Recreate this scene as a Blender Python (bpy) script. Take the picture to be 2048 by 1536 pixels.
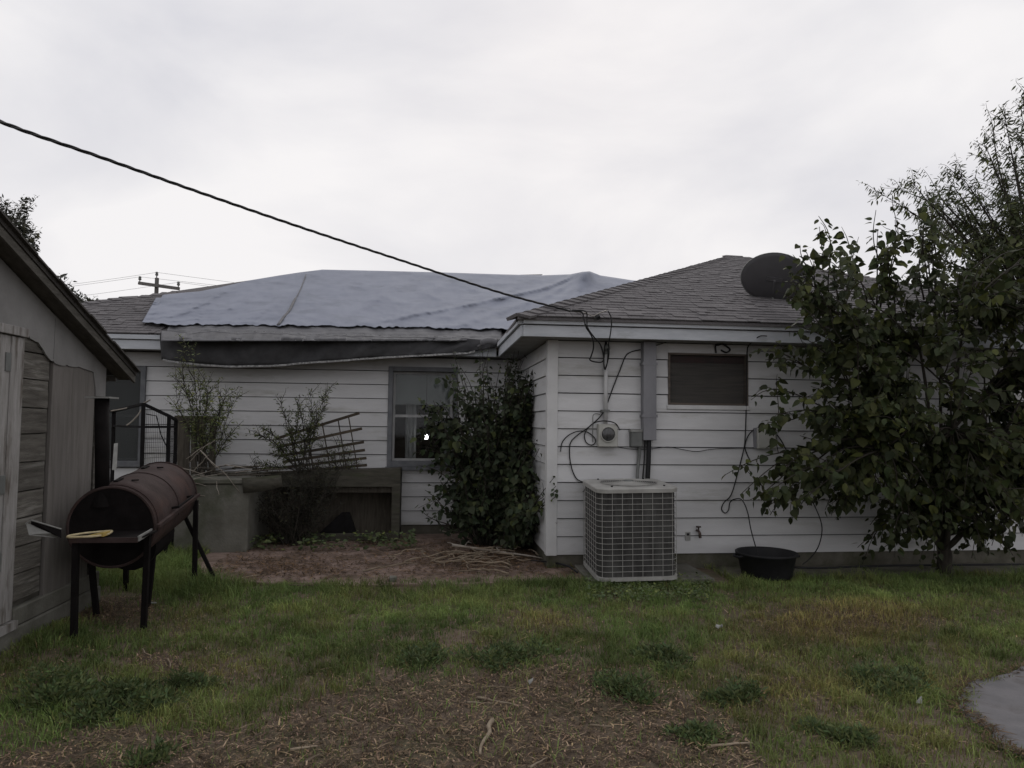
import bpy, bmesh, math, random
import numpy as np
from mathutils import Vector, Matrix, Euler, Quaternion
random.seed(7); np.random.seed(7)
S = bpy.context.scene
for o in list(bpy.data.objects): bpy.data.objects.remove(o)
COL = S.collection

# ------------------------------------------------------------------ camera
F, TH, PH, RO, EYE = 1420.0, math.radians(6.7), math.radians(3.1), 0.011, 1.55
f0 = Vector((math.sin(TH), math.cos(TH), 0)); r0 = Vector((math.cos(TH), -math.sin(TH), 0)); zz = Vector((0, 0, 1))
FW = math.cos(PH)*f0 + math.sin(PH)*zz
u0 = -math.sin(PH)*f0 + math.cos(PH)*zz
RT = math.cos(RO)*r0 + math.sin(RO)*u0
UP = math.cos(RO)*u0 - math.sin(RO)*r0
CAM = Vector((0, 0, EYE))
cd = bpy.data.cameras.new('camera'); cam = bpy.data.objects.new('camera', cd); COL.objects.link(cam)
cam.matrix_world = Matrix(((RT.x, UP.x, -FW.x, CAM.x), (RT.y, UP.y, -FW.y, CAM.y), (RT.z, UP.z, -FW.z, CAM.z), (0, 0, 0, 1)))
cd.sensor_width = 36; cd.sensor_fit = 'HORIZONTAL'; cd.lens = F/2048*36
cd.clip_start = .05; cd.clip_end = 2000
S.camera = cam
S.render.resolution_x, S.render.resolution_y = 1024, 768

# ------------------------------------------------------------------ sky, sun, exposure
SUN_EL, SUN_AZ = math.radians(32), math.radians(12)       # behind the house, a little right of the view
w = bpy.data.worlds.new('World'); S.world = w; w.use_nodes = True
nt = w.node_tree; nt.nodes.clear()
N = nt.nodes.new; L = nt.links.new
out = N('ShaderNodeOutputWorld'); bg = N('ShaderNodeBackground')
sky = N('ShaderNodeTexSky'); sky.sky_type = 'NISHITA'; sky.sun_disc = False
sky.sun_elevation = SUN_EL; sky.sun_rotation = SUN_AZ; sky.dust_density = 4; sky.air_density = 1.2
tc = N('ShaderNodeTexCoord'); mp = N('ShaderNodeMapping'); mp.inputs['Scale'].default_value = (1, 1, 2.2)
nz = N('ShaderNodeTexNoise'); nz.inputs['Scale'].default_value = 2.0; nz.inputs['Detail'].default_value = 7; nz.inputs['Roughness'].default_value = .5; nz.inputs['Distortion'].default_value = .3
cr = N('ShaderNodeValToRGB')
cr.color_ramp.elements[0].position = .26; cr.color_ramp.elements[0].color = (6.3, 6.35, 6.95, 1)
cr.color_ramp.elements[1].position = .62; cr.color_ramp.elements[1].color = (9.2, 9.02, 9.1, 1)
mx = N('ShaderNodeMixRGB'); mx.inputs[0].default_value = .985
L(tc.outputs['Generated'], mp.inputs['Vector']); L(mp.outputs[0], nz.inputs['Vector']); L(nz.outputs['Fac'], cr.inputs[0])
L(sky.outputs[0], mx.inputs[1]); L(cr.outputs[0], mx.inputs[2]); L(mx.outputs[0], bg.inputs[0])
bg.inputs[1].default_value = .1
L(bg.outputs[0], out.inputs[0])
sd = bpy.data.lights.new('sun', 'SUN'); sd.energy = .5; sd.angle = math.radians(25); sd.color = (1, .96, .9)
so = bpy.data.objects.new('sun', sd); COL.objects.link(so); so.location = (0, 0, 30)
so.rotation_euler = (Vector((math.sin(SUN_AZ)*math.cos(SUN_EL), math.cos(SUN_AZ)*math.cos(SUN_EL), math.sin(SUN_EL)))).to_track_quat('Z', 'Y').to_euler()
S.view_settings.view_transform = 'Standard'; S.view_settings.look = 'None'
S.view_settings.exposure = 0; S.view_settings.gamma = 1

# ------------------------------------------------------------------ helpers
def P(px, py, X=None, Y=None, Z=None):
    d = FW + RT*((px-1024)/F) + UP*((768-py)/F)
    t = X/d.x if X is not None else (Y/d.y if Y is not None else (Z-EYE)/d.z)
    return CAM + d*t
SL, EZ, MY = .425, 2.63, 9.53          # roof slope, eave height, main eave Y
def PR(px, py, off=0.0):               # a point on the main roof's rear slope, never past the ridge
    d = FW + RT*((px-1024)/F) + UP*((768-py)/F)
    den = d.z - SL*d.y
    t = (EZ + off - SL*MY - EYE)/den if abs(den) > 1e-6 else 1e9
    if t < 0 or t*d.y > 13.73: t = 13.73/d.y
    return CAM + d*t
def tag(o, label=None, cat=None, group=None, kind=None):
    for k, v in (('label', label), ('category', cat), ('group', group), ('kind', kind)):
        if v: o[k] = v
    return o
def empty(name, loc, label=None, cat=None, group=None, kind=None):
    o = bpy.data.objects.new(name, None); COL.objects.link(o); o.location = loc
    o.empty_display_size = .05
    bpy.context.view_layer.update()
    return tag(o, label, cat, group, kind)
def link(name, me, mat, parent=None, mw=None):
    o = bpy.data.objects.new(name, me); COL.objects.link(o)
    if mat is not None and not me.materials: me.materials.append(mat)
    if parent is not None:
        o.parent = parent
        o.matrix_parent_inverse = WM(parent).inverted()
    if mw is not None: o.matrix_basis = mw
    return o
def WM(o):
    m = o.matrix_basis.copy()
    if o.parent: m = WM(o.parent) @ o.matrix_parent_inverse @ m
    return m
class MB:
    def __init__(s): s.v = []; s.f = []
    def box(s, a, b):
        x0, y0, z0 = a; x1, y1, z1 = b
        return s.hexa([(x0,y0,z0),(x1,y0,z0),(x1,y1,z0),(x0,y1,z0),(x0,y0,z1),(x1,y0,z1),(x1,y1,z1),(x0,y1,z1)])
    def hexa(s, p):
        n = len(s.v); s.v += [tuple(q) for q in p]
        s.f += [tuple(n+i for i in q) for q in ((3,2,1,0),(4,5,6,7),(0,1,5,4),(1,2,6,5),(2,3,7,6),(3,0,4,7))]
        return s
    def bar(s, a, b, w, h, upv=(0,0,1)):
        a, b = Vector(a), Vector(b); d = (b-a).normalized(); u = Vector(upv)
        if abs(d.dot(u)) > .98: u = Vector((0,1,0))
        x = d.cross(u).normalized()*(w/2); y = x.cross(d).normalized()*(h/2)
        return s.hexa([a-x-y, a+x-y, b+x-y, b-x-y, a-x+y, a+x+y, b+x+y, b-x+y])
    def tube(s, pts, r, n=8, cap=True):
        pts = [Vector(p) for p in pts]; m = len(pts)
        rr = r if isinstance(r, (list, tuple)) else [r]*m
        base = len(s.v); ref = None
        for i, p in enumerate(pts):
            d = (pts[min(i+1, m-1)] - pts[max(i-1, 0)])
            d = d.normalized() if d.length > 1e-9 else Vector((0,0,1))
            if ref is None:
                ref = d.cross(Vector((0,0,1)))
                if ref.length < .05: ref = d.cross(Vector((0,1,0)))
            x = (ref - d*ref.dot(d)).normalized(); ref = x; y = d.cross(x)
            for k in range(n):
                a = 2*math.pi*k/n; s.v.append(tuple(p + (x*math.cos(a)+y*math.sin(a))*rr[i]))
        for i in range(m-1):
            for k in range(n):
                a = base+i*n+k; b = base+i*n+(k+1) % n
                s.f.append((a, b, b+n, a+n))
        if cap:
            s.f.append(tuple(base+k for k in reversed(range(n)))); s.f.append(tuple(base+(m-1)*n+k for k in range(n)))
        return s
    def prism(s, poly, off):            # polygon of 3d points extruded by a vector
        n = len(s.v); m = len(poly); off = Vector(off)
        s.v += [tuple(Vector(p)) for p in poly] + [tuple(Vector(p)+off) for p in poly]
        s.f.append(tuple(n+i for i in range(m))); s.f.append(tuple(n+m+i for i in reversed(range(m))))
        for i in range(m):
            j = (i+1) % m; s.f.append((n+j, n+i, n+m+i, n+m+j))
        return s
    def lathe(s, prof, c=(0,0,0), n=24, M=None):
        base = len(s.v); c = Vector(c)
        for (r, z) in prof:
            for k in range(n):
                a = 2*math.pi*k/n; p = Vector((r*math.cos(a), r*math.sin(a), z))
                s.v.append(tuple((M @ p if M else p)+c))
        for i in range(len(prof)-1):
            for k in range(n):
                a = base+i*n+k; b = base+i*n+(k+1) % n; s.f.append((a, b, b+n, a+n))
        return s
    def build(s, name, mat, parent=None, smooth=False, bevel=0, fix=True):
        me = bpy.data.meshes.new(name); me.from_pydata(s.v, [], s.f)
        bm = bmesh.new(); bm.from_mesh(me)
        if fix: bmesh.ops.recalc_face_normals(bm, faces=bm.faces)
        if bevel: bmesh.ops.bevel(bm, geom=list(bm.edges), offset=bevel, segments=1, affect='EDGES')
        bm.to_mesh(me); bm.free()
        if smooth: me.polygons.foreach_set('use_smooth', [True]*len(me.polygons))
        me.update()
        return link(name, me, mat, parent)
def curve(pts, n=8):                    # Catmull-Rom through the points
    pts = [Vector(p) for p in pts]
    if len(pts) < 3: return [pts[0].lerp(pts[-1], i/n) for i in range(n+1)]
    q = [pts[0]*2-pts[1]] + pts + [pts[-1]*2-pts[-2]]; o = []
    for i in range(1, len(q)-2):
        a, b, c, d = q[i-1:i+3]
        for k in range(n):
            t = k/n
            o.append(.5*((2*b)+(c-a)*t+(2*a-5*b+4*c-d)*t*t+(3*b-a-3*c+d)*t**3))
    o.append(pts[-1]); return o
# ------------------------------------------------------------------ materials
def mat(name, c1, c2=None, scale=6, rough=.8, bump=0, bscale=40, stretch=(1,1,1), rnd=0, metal=0, c3=None, s3=1.5, f3=.5, spec=.3, trans=0, attr=None, detail=6):
    m = bpy.data.materials.new(name); m.use_nodes = True; t = m.node_tree; n = t.nodes; l = t.links
    b = n['Principled BSDF']; b.inputs['Roughness'].default_value = rough; b.inputs['Metallic'].default_value = metal
    b.inputs['Specular IOR Level'].default_value = spec
    g = n.new('ShaderNodeNewGeometry'); mp = n.new('ShaderNodeMapping'); mp.inputs['Scale'].default_value = stretch
    l.new(g.outputs['Position'], mp.inputs['Vector'])
    col = None
    if c2 is None: c2 = tuple(x*.75 for x in c1)
    no = n.new('ShaderNodeTexNoise'); no.inputs['Scale'].default_value = scale; no.inputs['Detail'].default_value = detail; no.inputs['Roughness'].default_value = .6
    l.new(mp.outputs[0], no.inputs['Vector'])
    ra = n.new('ShaderNodeValToRGB'); ra.color_ramp.elements[0].position = .32; ra.color_ramp.elements[1].position = .68
    ra.color_ramp.elements[0].color = (*c2, 1); ra.color_ramp.elements[1].color = (*c1, 1)
    l.new(no.outputs['Fac'], ra.inputs[0]); col = ra.outputs[0]
    if attr:
        a = n.new('ShaderNodeAttribute'); a.attribute_name = attr
        mm = n.new('ShaderNodeMixRGB'); mm.blend_type = 'MULTIPLY'; mm.inputs[0].default_value = 1
        l.new(col, mm.inputs[1]); l.new(a.outputs['Color'], mm.inputs[2]); col = mm.outputs[0]
    if c3 is not None:
        n3 = n.new('ShaderNodeTexNoise'); n3.inputs['Scale'].default_value = s3; n3.inputs['Detail'].default_value = 8; n3.inputs['Roughness'].default_value = .65
        l.new(mp.outputs[0], n3.inputs['Vector'])
        r3 = n.new('ShaderNodeValToRGB'); r3.color_ramp.elements[0].position = f3-.08; r3.color_ramp.elements[1].position = f3+.1
        l.new(n3.outputs['Fac'], r3.inputs[0])
        m3 = n.new('ShaderNodeMixRGB'); m3.inputs[2].default_value = (*c3, 1)
        l.new(r3.outputs[0], m3.inputs[0]); l.new(col, m3.inputs[1]); col = m3.outputs[0]
    if rnd:
        oi = n.new('ShaderNodeObjectInfo'); mr = n.new('ShaderNodeMapRange'); mr.inputs[3].default_value = 1-rnd; mr.inputs[4].default_value = 1+rnd
        l.new(oi.outputs['Random'], mr.inputs[0])
        mv = n.new('ShaderNodeMixRGB'); mv.blend_type = 'MULTIPLY'; mv.inputs[0].default_value = 1
        l.new(col, mv.inputs[1]); l.new(mr.outputs[0], mv.inputs[2]); col = mv.outputs[0]
    l.new(col, b.inputs['Base Color'])
    if bump:
        bn = n.new('ShaderNodeTexNoise'); bn.inputs['Scale'].default_value = bscale; bn.inputs['Detail'].default_value = 4
        l.new(mp.outputs[0], bn.inputs['Vector'])
        bp = n.new('ShaderNodeBump'); bp.inputs['Strength'].default_value = bump; bp.inputs['Distance'].default_value = .01
        l.new(bn.outputs['Fac'], bp.inputs['Height']); l.new(bp.outputs[0], b.inputs['Normal'])
    if trans:
        tr = n.new('ShaderNodeBsdfTranslucent'); ms = n.new('ShaderNodeMixShader'); ms.inputs[0].default_value = trans
        l.new(col, tr.inputs[0]); l.new(b.outputs[0], ms.inputs[1]); l.new(tr.outputs[0], ms.inputs[2])
        l.new(ms.outputs[0], n['Material Output'].inputs['Surface'])
    return m
M = {}
M['siding'] = mat('siding_paint', (.565,.565,.57), (.49,.49,.495), 3, .6, .2, 60, (.6,.6,3), rnd=.06, c3=(.36,.355,.33), s3=1.7, f3=.64)
M['trim'] = mat('trim_paint', (.58,.58,.58), (.5,.5,.5), 5, .6, .1, 50, rnd=.04)
M['fascia'] = mat('fascia_paint', (.50,.52,.55), (.40,.42,.45), 4, .6, .15, 50, (1,1,4), c3=(.30,.31,.31), s3=2.2, f3=.66)
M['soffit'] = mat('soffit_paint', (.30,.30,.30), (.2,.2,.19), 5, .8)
M['shingle'] = mat('asphalt_shingle', (.138,.130,.133), (.092,.086,.089), 45, .95, .4, 220, rnd=.14, c3=(.165,.155,.157), s3=2.0, f3=.64)
M['found'] = mat('foundation_concrete', (.15,.14,.115), (.08,.075,.06), 5, .95, .5, 40, c3=(.06,.065,.035), s3=2, f3=.55)
M['concrete'] = mat('weathered_concrete', (.17,.165,.145), (.10,.097,.08), 4, .95, .5, 40, c3=(.07,.075,.05), s3=1.8, f3=.58)
M['slab'] = mat('slab_concrete', (.188,.18,.184), (.14,.136,.139), 6, .95, .35, 90, c3=(.085,.077,.072), s3=3, f3=.62)
M['patio'] = mat('dirty_patio_concrete', (.27,.20,.17), (.165,.118,.095), 5, .95, .5, 60, c3=(.085,.06,.042), s3=2.4, f3=.56)
M['tarp'] = mat('grey_tarp', (.245,.262,.315), (.215,.23,.28), 3, .75, .3, 9, (1,1,1.5), c3=(.18,.195,.235), s3=1.6, f3=.6, spec=.2)
M['tarp2'] = mat('dark_tarp', (.150,.149,.157), (.108,.107,.113), 8, .7, .5, 14, spec=.2)
M['hem'] = mat('tarp_hem', (.42,.42,.42), (.10,.10,.10), 34, .7)
M['winframe'] = mat('window_frame_paint', (.16,.165,.175), (.10,.105,.115), 8, .6)
M['sash'] = mat('window_sash', (.36,.36,.36), (.25,.25,.25), 8, .5)
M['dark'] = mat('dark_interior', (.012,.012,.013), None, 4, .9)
M['curtain'] = mat('curtain_cloth', (.33,.33,.33), (.2,.2,.2), 3, .9, 0, 10, (6,6,.4))
M['blind'] = mat('roller_blind', (.30,.31,.31), (.25,.26,.26), 3, .8)
M['brownpanel'] = mat('brown_wood_panel', (.125,.102,.085), (.060,.050,.042), 5, .7, .2, 30, (.7,1,9))
M['red'] = mat('red_valance', (.06,.012,.01), (.03,.008,.007), 9, .9)
M['greymetal'] = mat('grey_painted_metal', (.22,.22,.235), (.16,.16,.175), 5, .5, .05, 40, (1,1,.4), spec=.4)
M['boxmetal'] = mat('dull_box_metal', (.15,.155,.15), (.10,.105,.10), 8, .55, spec=.4)
M['whitepipe'] = mat('painted_conduit', (.55,.55,.55), (.45,.45,.45), 6, .5)
M['beige'] = mat('meter_box_enamel', (.42,.415,.39), (.33,.33,.30), 7, .5, spec=.4)
M['meterface'] = mat('meter_face', (.06,.06,.062), (.02,.02,.02), 16, .25, spec=.6, stretch=(3,1,1))
M['cable'] = mat('black_cable', (.018,.018,.019), (.010,.010,.010), 12, .6)
M['bare'] = mat('bare_wire', (.35,.33,.30), (.25,.23,.2), 12, .4, metal=.7)
M['rubber'] = mat('black_rubber', (.016,.016,.018), (.009,.009,.010), 7, .65, .1, 30)
M['acgrey'] = mat('ac_enamel', (.36,.355,.335), (.27,.265,.25), 8, .5, .05, 60, c3=(.20,.19,.17), s3=5, f3=.66, spec=.4)
M['coil'] = mat('condenser_fins', (.06,.058,.056), (.026,.025,.024), 14, .7, .5, 200, (1,1,.25), c3=(.085,.085,.08), s3=4, f3=.6)
M['rust'] = mat('rusted_steel', (.064,.046,.044), (.036,.025,.023), 6, .8, .35, 60, c3=(.078,.047,.040), s3=2.6, f3=.6, spec=.12)
M['soot'] = mat('sooty_steel', (.014,.012,.012), (.007,.006,.006), 8, .85, .2, 50, spec=.08)
M['cage'] = mat('black_steel', (.016,.015,.016), (.009,.008,.008), 9, .8, spec=.1)
M['pale_bent'] = mat('pale_metal', (.28,.28,.27), (.18,.18,.17), 12, .5)
M['rope'] = mat('yellow_strap', (.55,.47,.30), (.40,.33,.18), 20, .8)
M['yellow'] = mat('yellow_end', (.50,.36,.10), (.35,.25,.08), 20, .7)
M['sheet'] = mat('shed_sheet', (.24,.235,.23), (.18,.175,.17), 3.5, .9, .2, 30, c3=(.12,.117,.11), s3=1.5, f3=.64)
M['plank'] = mat('weathered_plank', (.140,.130,.114), (.062,.056,.048), 4.5, .9, .6, 40, (9,.8,9), rnd=.2, c3=(.23,.22,.20), s3=2.4, f3=.62)
M['ply'] = mat('brown_plywood', (.175,.162,.150), (.125,.115,.106), 4, .9, .3, 40, (6,6,.5), c3=(.09,.08,.07), s3=2.2, f3=.64)
M['doortrim'] = mat('flaking_white_trim', (.31,.298,.29), (.21,.20,.19), 7, .85, .4, 50, (4,4,.6), c3=(.085,.07,.055), s3=5, f3=.60)
M['shedfascia'] = mat('old_fascia', (.105,.098,.086), (.060,.055,.047), 6, .9, .4, 40, (5,1,5))
M['shedroof'] = mat('old_roofing', (.07,.065,.06), (.04,.036,.033), 14, .95, .5, 80)
M['oldwood'] = mat('mossy_board', (.085,.080,.064), (.045,.042,.034), 5, .95, .5, 40, (1,6,6), c3=(.052,.056,.034), s3=2, f3=.6)
M['palletwood'] = mat('grey_pallet_wood', (.085,.075,.06), (.045,.038,.03), 6, .9, .4, 40, (6,6,.8), rnd=.2)
M['latticewood'] = mat('dark_lattice_wood', (.075,.06,.045), (.035,.028,.020), 9, .9, .3, 60, rnd=.2)
M['bark'] = mat('bark', (.050,.044,.036), (.026,.022,.018), 14, .95, .6, 60, (1,1,.3))
M['stick'] = mat('dry_stick', (.26,.215,.16), (.15,.115,.08), 14, .9, .3, 60, rnd=.3)
M['palestick'] = mat('pale_branch', (.34,.31,.27), (.20,.17,.14), 10, .9, .3, 60)
M['pole'] = mat('pole_wood', (.15,.145,.14), (.09,.085,.08), 5, .9, 0, 10, (4,4,.5))
M['flap'] = mat('tarp_black_side', (.070,.070,.073), (.046,.046,.049), 6, .8, .5, 12, spec=.15)
M['lap_shade'] = mat('lap_shade_sheathing', (.02,.02,.02), None, 8, .95)  # near-black sheathing, lap shadow painted in behind the siding slots
M['leaf_dark'] = mat('mulberry_leaf_dark', (.056,.074,.038), (.024,.032,.017), 2.2, .55, 0, 10, rnd=.4, trans=.25, attr='tint', spec=.2)  # darker green leaf colour of the corner bush
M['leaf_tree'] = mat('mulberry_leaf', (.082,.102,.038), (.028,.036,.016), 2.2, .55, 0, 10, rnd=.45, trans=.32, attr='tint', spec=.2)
M['leaf_far'] = mat('elm_leaf', (.060,.075,.028), (.034,.043,.018), 1.2, .6, 0, 10, trans=.25, attr='tint')
M['leaf_grey'] = mat('far_leaf', (.045,.048,.034), (.028,.030,.022), 2, .7, 0, 10, trans=.2, attr='tint')
M['leaf_pale'] = mat('privet_leaf', (.155,.185,.078), (.095,.115,.046), 2.5, .6, 0, 10, trans=.3, attr='tint', rnd=.2)
M['leaf_olive'] = mat('shrub_leaf', (.112,.135,.058), (.065,.080,.034), 2.5, .6, 0, 10, trans=.25, attr='tint', rnd=.2)
M['leaf_black'] = mat('dead_shrub_leaf', (.035,.036,.024), (.020,.020,.014), 3, .7, 0, 10, trans=.15, attr='tint', rnd=.2)
M['ground'] = mat('bare_soil', (.165,.126,.095), (.092,.068,.050), 9, .95, .8, 50, c3=(.085,.088,.042), s3=1.1, f3=.57, detail=10)
M['grass'] = mat('lawn_grass', (.185,.262,.076), (.096,.146,.043), 1.6, .7, 0, 10, trans=.25, attr='tint')
M['straw'] = mat('dry_straw', (.36,.28,.19), (.19,.14,.09), 5, .9, 0, 10, attr='tint')
M['weed'] = mat('weed_green', (.120,.155,.070), (.070,.094,.040), 3, .7, 0, 10, trans=.25, attr='tint')
M['white'] = mat('white_litter', (.38,.38,.36), (.25,.25,.24), 20, .8)
M['faucet'] = mat('tap_metal', (.10,.07,.06), (.04,.03,.025), 18, .5, metal=.3)
M['dish'] = mat('dish_grey', (.075,.073,.077), (.06,.058,.062), 4, .5, spec=.35)
gl = bpy.data.materials.new('window_glass'); gl.use_nodes = True
_b = gl.node_tree.nodes['Principled BSDF']; _b.inputs['Roughness'].default_value = .04; _b.inputs['Transmission Weight'].default_value = 1; _b.inputs['IOR'].default_value = 1.28; _b.inputs['Base Color'].default_value = (.75,.78,.78,1)
M['glass'] = gl
sc = bpy.data.materials.new('insect_screen'); sc.use_nodes = True
_n = sc.node_tree.nodes; _l = sc.node_tree.links; _t = _n.new('ShaderNodeBsdfTransparent'); _m = _n.new('ShaderNodeMixShader'); _m.inputs[0].default_value = .6
_n['Principled BSDF'].inputs['Base Color'].default_value = (.06,.065,.065,1); _n['Principled BSDF'].inputs['Roughness'].default_value = .7
_l.new(_t.outputs[0], _m.inputs[1]); _l.new(_n['Principled BSDF'].outputs[0], _m.inputs[2]); _l.new(_m.outputs[0], _n['Material Output'].inputs['Surface'])
M['screen'] = sc
sc2 = sc.copy(); M['screen_thin'] = sc2; [setattr(n_.inputs[0], 'default_value', .22) for n_ in sc2.node_tree.nodes if n_.type == 'MIX_SHADER']
em = bpy.data.materials.new('glint_glow'); em.use_nodes = True  # glow for the added flash reflection, no real lamp
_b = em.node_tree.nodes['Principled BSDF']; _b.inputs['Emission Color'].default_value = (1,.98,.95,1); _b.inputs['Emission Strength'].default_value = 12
M['glint'] = em

# ------------------------------------------------------------------ ground
def gz(x, y):   # gentle unevenness of the yard, flat under the house and patio
    a = max(0, min(1, (6.6-y)/1.0))
    return a*(.022*math.sin(1.7*x+.6)*math.sin(1.3*y+1) + .012*math.sin(4.1*x)*math.sin(3.3*y+2))
def make_ground():
    mb = MB(); xs = [-400,-120,-40,-14] + [-8+.2*i for i in range(91)] + [14,40,120,400]
    ys = [-60,-15] + [.0+.2*i for i in range(41)] + [10,14,25,60,200,900]
    for y in ys:
        for x in xs: mb.v.append((x, y, gz(x, y)))
    n = len(xs)
    for j in range(len(ys)-1):
        for i in range(n-1): mb.f.append((j*n+i, j*n+i+1, (j+1)*n+i+1, (j+1)*n+i))
    return tag(mb.build('ground', M['ground'], smooth=True), kind='structure')
make_ground()
def noisy(pts, n, amp):
    o = []
    for i in range(len(pts)):
        a, b = Vector(pts[i]), Vector(pts[(i+1) % len(pts)])
        for k in range(n):
            p = a.lerp(b, k/n); p += Vector((random.uniform(-amp, amp), random.uniform(-amp, amp), 0)); o.append(p)
    return o
def flat(pxs, z): return [P(*q, Z=z) for q in pxs]
patio_px = [(405,1148),(470,1166),(700,1172),(860,1170),(1010,1167),(1160,1158),(1185,1140)]
pp = [Vector((p.x, p.y, 0)) for p in flat(patio_px, .02)] + [Vector((1.75,7.45,0)), Vector((1.27,7.45,0)), Vector((1.27,9.8,0)), Vector((-2.3,9.8,0)), Vector((-2.5,7.9,0))]
patio_outline = noisy(pp, 5, .025)
tag(MB().prism([(p.x, p.y, .028) for p in patio_outline], (0,0,-.1)).build('patio', M['patio']), kind='structure')
slab_px = [(1936,1368),(2018,1348),(2060,1332)]
sp = flat(slab_px, .02) + [P(2300,1330,Z=.02), P(2300,1640,Z=.02), P(2070,1535,Z=.02)] + flat([(2040,1520),(1997,1498),(1984,1467),(1950,1446),(1919,1419),(1922,1395)], .02)
slab_outline = noisy([(p.x,p.y,0) for p in sp], 4, .012)
tag(MB().prism([(p.x, p.y, .03) for p in slab_outline], (0,0,-.1)).build('concrete_slab', M['slab']), kind='structure')
def inpoly(x, y, poly):
    c = False; j = len(poly)-1
    for i in range(len(poly)):
        a, b = poly[i], poly[j]
        if (a.y > y) != (b.y > y) and x < (b.x-a.x)*(y-a.y)/(b.y-a.y)+a.x: c = not c
        j = i
    return c

# ------------------------------------------------------------------ house
WY, WX = 7.485, 1.294               # rear wing: front wall Y, side wall X
MW = 9.85                           # main wall Y
house = empty('house', (1.3, 9.0, 0), 'single-storey white lap-sided house with low shingled hip roof', 'house')
C0 = .19
def clip_rows(u0, u1, zb, zt, holes):
    z = zb; rows = []
    while z < zt-.01:
        z1 = min(z+C0, zt)
        segs = [(u0, u1, z, z1)]
        for (a, b, c, d) in holes:
            ns = []
            for (s0, s1, t0, t1) in segs:
                if b <= s0 or a >= s1 or d <= t0 or c >= t1: ns.append((s0, s1, t0, t1)); continue
                if a > s0+.02: ns.append((s0, a, t0, t1))
                if b < s1-.02: ns.append((b, s1, t0, t1))
                if c > t0+.015: ns.append((max(s0,a), min(s1,b), t0, c))
                if d < t1-.015: ns.append((max(s0,a), min(s1,b), d, t1))
            segs = ns
        rows += segs; z = z1
    return rows
def wall(u0, u1, zb, zt, holes, axis, c, backdir):
    """lap siding wall; axis 'x': wall in plane Y=c facing -Y; axis 'y': wall in plane X=c facing -X"""
    mb = MB(); 
    # sheathing as strips round the holes, coloured dark to deepen the lap shadows
    cuts = sorted(set([u0, u1] + [v for h in holes for v in h[:2]]))
    for a, b in zip(cuts[:-1], cuts[1:]):
        zs = [(.16, zt+.1)]
        for h in holes:
            if h[0] < (a+b)/2 < h[1]: zs = [(.16, h[2]), (h[3], zt+.1)]
        for z0, z1 in zs:
            if axis == 'x': mb.box((a, c, z0), (b, c+.12, z1))
            else: mb.box((c, a, z0), (c+.12, b, z1))
    wo = mb.build('wall', M['lap_shade'], house)
    for (a, b, z0, z1) in clip_rows(u0, u1, zb, zt, holes):
        j = random.uniform(-.0015, .0015); pr = .034+random.uniform(-.003, .003)
        z1b = z1-.0095
        cut = random.uniform(a+1, b-1) if b-a > 3.4 else None
        for (s, e) in ([(a, cut-.0015), (cut+.0015, b)] if cut else [(a, b)]):
            m2 = MB()
            if axis == 'x': m2.hexa([(s,c-pr,z0+j),(e,c-pr,z0+j),(e,c-.001,z0+j),(s,c-.001,z0+j),(s,c-.019,z1b),(e,c-.019,z1b),(e,c-.001,z1b),(s,c-.001,z1b)])
            else: m2.hexa([(c-pr,s,z0+j),(c-.001,s,z0+j),(c-.001,e,z0+j),(c-pr,e,z0+j),(c-.019,s,z1b),(c-.001,s,z1b),(c-.001,e,z1b),(c-.019,e,z1b)])
            m2.build('siding_board', M['siding'], wo)
    return wo
WZB, SOF = .165, 2.44
wing_win = (2.588, 3.489, 1.765, 2.325)
main_win = (-.535, .385, .955, 2.285)
left_win = (-4.36, -3.70, .94, 2.22)
wall(WX+.075, 9.0, WZB, SOF, [wing_win], 'x', WY, 1)
wall(-6.0, WX-.02, .15, SOF, [main_win, left_win], 'x', MW, 1)
wall(WY+.075, MW-.02, WZB, SOF, [], 'y', WX, 1)
MB().box((WX-.040, WY-.042, WZB-.01), (WX+.074, WY+.074, SOF-.004)).build('corner_trim', M['trim'], house, bevel=.003)
MB().box((WX+.004, WY-.004, 0), (9.0, WY+.13, WZB-.006)).build('foundation', M['found'], house)
MB().box((WX+.0, WY+.14, 0), (WX+.13, MW, WZB-.006)).build('foundation', M['found'], house)
MB().box((-6.0, MW-.004, 0), (WX-.02, MW+.12, .145)).build('foundation', M['found'], house)
# eaves
EX, EY = .95, 7.17
def fascia(a, b, nrm):
    a, b, nrm = Vector(a), Vector(b), Vector(nrm)
    def brd(z0, z1, t0, t1, nm):
        p = [a+nrm*t0, b+nrm*t0, b+nrm*t1, a+nrm*t1]
        MB().hexa([(q.x,q.y,z0) for q in p]+[(q.x,q.y,z1) for q in p]).build(nm, M['fascia'], house, bevel=.002)
    brd(SOF-.008, SOF+.108, 0, .022, 'fascia'); brd(SOF+.118, SOF+.174, .0, .05, 'drip_board')
fascia((EX, EY, 0), (9.1, EY, 0), (0, -1, 0))
fascia((EX, EY, 0), (EX, MY-.02, 0), (-1, 0, 0))
fascia((-6.25, MY, 0), (EX-.05, MY, 0), (0, -1, 0))
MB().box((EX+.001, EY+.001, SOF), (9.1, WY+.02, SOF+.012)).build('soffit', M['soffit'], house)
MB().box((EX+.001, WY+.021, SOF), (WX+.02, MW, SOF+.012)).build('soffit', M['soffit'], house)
MB().box((-6.25, MY+.001, SOF), (EX, MW+.02, SOF+.010)).build('soffit', M['soffit'], house)
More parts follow.
